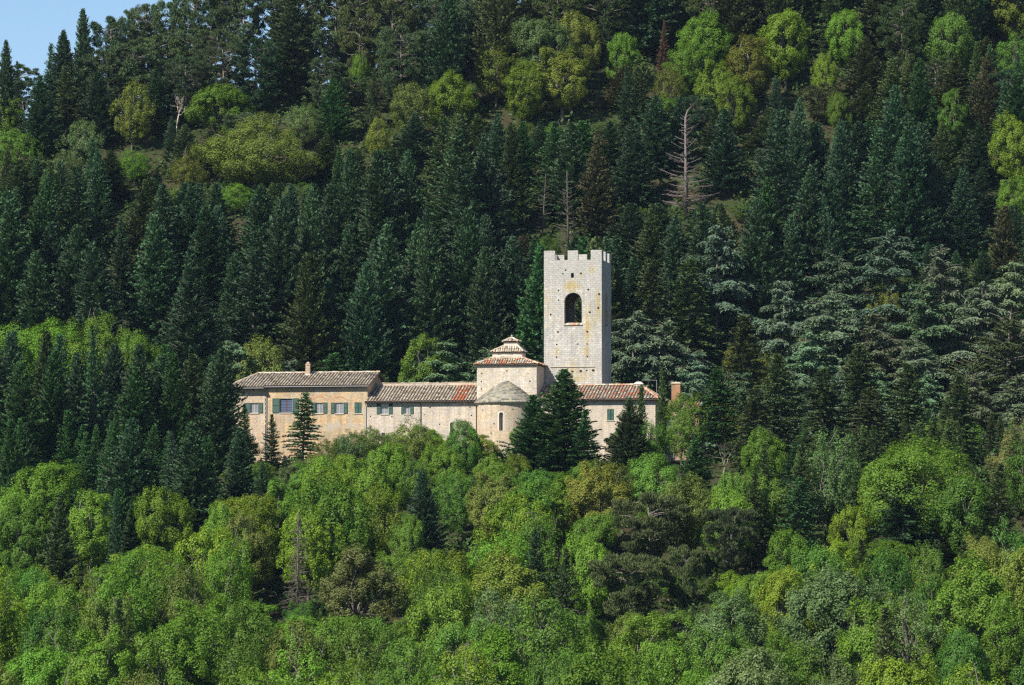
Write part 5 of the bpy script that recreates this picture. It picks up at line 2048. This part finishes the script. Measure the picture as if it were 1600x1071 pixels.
# the upper hill is mostly conifers: every other leafy tree that was filled in there becomes a fir
for n_, t_ in enumerate([q for q in TREES if not q['hand'] and q['kind'][:5] == 'broad' and q['y'] > 60 and q['H'] > 6.5]):
    if n_ % 3:
        t_['kind'], t_['col'] = ('fir', 'fir_loose')[n_ % 2], ('dk', 'ol', 'bl')[n_ % 3]
        t_['H'] *= 1.2
        t_['W'] = .52 * t_['H']
        t_['tip'] = project((t_['x'], t_['y'], float(ground(t_['x'], t_['y'])) + t_['H']))

# ------------------------------------------------------------------ words that tell the trees apart
def where(t):
    px, py = t['tip']
    y = t['y']
    front = y < 8
    if front:
        cols = [(90, 'at the left edge'), (210, 'left of the house'), (345, 'just left of the house'), (450, 'below the house front'), (575, 'below the house chimney'), (660, 'below the low wing'), (745, 'below the slit window'),
                (840, 'below the apse'), (940, 'below the tower'), (1030, 'below the annex'), (1110, 'below the mast'), (1230, 'right of the mast'), (1330, 'below the spruces'), (1440, 'below the silver cedars'),
                (1530, 'below the flat cedar'), (9999, 'at the right edge')]
        rows = [(640, 'beside the walls'), (720, 'under the walls'), (800, 'on the upper slope'), (880, 'halfway down the slope'), (960, 'on the lower slope'), (1025, 'near the bottom'), (9999, 'along the bottom edge')]
    else:
        cols = [(90, 'at the left edge'), (200, 'above the bright trees'), (330, 'left of the olive tree'), (460, 'above the house'), (580, 'above the house chimney'), (680, 'above the low wing'), (770, 'above the apse'),
                (850, 'left of the tower'), (945, 'above the tower'), (1030, 'right of the tower'), (1115, 'near the dead fir'), (1210, 'right of the dead fir'), (1310, 'left of the silver cedars'),
                (1420, 'above the silver cedars'), (1520, 'above the flat cedar'), (9999, 'at the right edge')]
        rows = [(-5, 'at the top edge'), (60, 'along the top'), (130, 'high on the hill'), (200, 'on the upper hill'), (270, 'at mid hill'), (340, 'on the middle hill'), (410, 'level with the battlements'),
                (480, 'level with the belfry'), (560, 'low on the hill'), (9999, 'behind the roofs')]
    c = next(n for lim, n in cols if px < lim)
    r = next(n for lim, n in rows if py < lim)
    return r, c


# trees that stand wholly hidden behind others are left out
SKIP = {69, 103, 170, 173, 174, 175, 179, 183, 185, 188, 200, 278, 292, 305, 306, 317, 329, 355, 358, 368, 369, 380, 393, 395, 402, 404, 409, 413, 415, 416, 418, 425, 427, 431, 432, 433, 434, 439, 440, 442, 443, 446, 448, 453, 459, 465, 466, 469, 470, 471, 477, 482, 483, 484, 485, 490, 514, 543, 579, 594, 595, 614, 615, 635, 636, 644, 654, 663, 684, 685, 697, 712, 713, 725, 733, 734, 735, 766, 768, 771, 775, 776, 777, 778, 783, 784, 785, 786, 787, 788, 789, 790, 792, 793, 794, 795, 796, 797, 798, 799, 800, 801, 802, 803, 804, 805, 806, 807, 808, 809, 810, 811, 812, 813, 814, 815, 816, 817, 818, 819, 820, 821, 822, 823, 824, 825, 826, 827, 828, 829, 830, 831}


def name_trees():
    cells = {}
    used = set(t['label'] for t in TREES if t['label'])
    for t in [q for n_, q in enumerate(TREES) if n_ not in SKIP]:
        r, c = where(t)
        t['grp'] = ('dark conifers on the wooded hill' if t['kind'] in ('fir', 'fir_loose', 'tall_pine', 'ridge_pine', 'fir_tiered') else 'silver cedars round the abbey' if t['kind'].startswith('cedar') else
                    'broadleaf trees scattered on the hill') if t['y'] >= 8 else ('conifers below and beside the abbey' if t['kind'] in ('fir', 'fir_loose', 'fir_tiered', 'cypress') else 'green broadleaf trees on the slope below the abbey')
        if t['kind'] in ('pine',):
            t['grp'] = 'tufted pines on the lower slope'
        if t['kind'] in ('bare', 'dead_fir'):
            t['grp'] = 'dead and bare trees'
        if not t['label']:
            cells.setdefault((CW[t['col']], WORD[t['kind']], r, c), []).append(t)
    for (cw, wd, r, c), lst in cells.items():
        lst.sort(key=lambda t: t['tip'][0])
        n = len(lst)
        for i, t in enumerate(lst):
            if n == 1:
                t['label'] = f'{cw} {wd} {r}, {c}'
            elif n == 2:
                t['label'] = ('left-hand ' if i == 0 else 'right-hand ') + f'{cw} {wd} {r}, {c}'
            else:
                w = 'leftmost' if i == 0 else 'rightmost' if i == n - 1 else ['', 'second', 'third', 'fourth', 'fifth'][min(i, 4)]
                t['label'] = f'{w} {cw} {wd} of {n} {r} {c}'


name_trees()
KEEP = [t for i, t in enumerate(TREES) if i not in SKIP]


def build_trees():
    g = random.Random(9)
    count = {}
    for idx, t in enumerate(TREES):
        rz, tx, ty, cj, cv = g.uniform(0, 6.283), g.gauss(0, .03), g.gauss(0, .03), [g.uniform(.88, 1.12) for _ in range(3)], g.uniform(.74, 1.24)
        if idx in SKIP:
            continue
        pr = PROTO[t['kind']]
        k = count.get(t['kind'], 0)
        count[t['kind']] = k + 1
        crown, trunk, H, R = pr[k % len(pr)] if not t['var'] else pr[t['var'] - 1]
        if t['kind'] == 'dead_fir':
            crown, trunk, H, R = pr[0 if t['px0'] else 1] if 'px0' in t else pr[min(k, 2)] if k < 3 else pr[1]
            if t['label'].startswith('bare grey dead fir'):
                crown, trunk, H, R = pr[1]
            elif t['label'].startswith('tall bare'):
                crown, trunk, H, R = pr[0]
                rz = .3
            else:
                crown, trunk, H, R = pr[2]
        nm = NAME[t['kind']]
        e = bpy.data.objects.new(nm, None)
        COL.objects.link(e)
        e.empty_display_size = .5
        e.location = (t['x'], t['y'], float(ground(t['x'], t['y'])) - .1)
        sr, sh = t['W'] / (2 * R), (t['H'] + .1) / H
        e.scale = (sr, sr, sh)
        e.rotation_euler = (tx, ty, rz)
        e['label'] = t['label']
        e['category'] = CATG[nm]
        e['group'] = t['grp']
        far = .86 if t['kind'][:5] == 'broad' and t['y'] > 60 else 1.0
        c = tuple(PAL[t['col']][q] * cj[q] ** .6 * cv * far for q in range(3))
        dead = t['kind'] in ('dead_fir', 'bare')
        o = obj('branches' if dead else 'crown', crown, e, c)
        tc = c if dead else ((0.20, 0.165, 0.125) if t['kind'] == 'tall_pine' else (0.13, 0.115, 0.095))
        obj('trunk', trunk, e, tc)


build_trees()


def make_haze(density=HAZE):
    mb = MB()
    mb.box(-760, 760, -800, 940, -66, 215)
    m = bpy.data.materials.new('thin air')
    m.use_nodes = True
    t = m.node_tree
    for n in list(t.nodes):
        t.nodes.remove(n)
    out = t.nodes.new('ShaderNodeOutputMaterial')
    v = t.nodes.new('ShaderNodeVolumePrincipled')
    v.inputs['Color'].default_value = (0.5, 0.72, 1.0, 1)
    v.inputs['Density'].default_value = density
    v.inputs['Anisotropy'].default_value = 0.0
    t.links.new(v.outputs[0], out.inputs['Volume'])
    me = bpy.data.meshes.new('haze')
    me.from_pydata(mb.v, [], mb.f)
    me.materials.append(m)
    o = obj('haze', me)
    o['kind'] = 'stuff'
    o['label'] = 'thin bluish summer haze over the whole valley'
    o['category'] = 'haze'


if HAZE > 0:
    make_haze()
print('TREES', len(TREES), 'kept', len(KEEP))
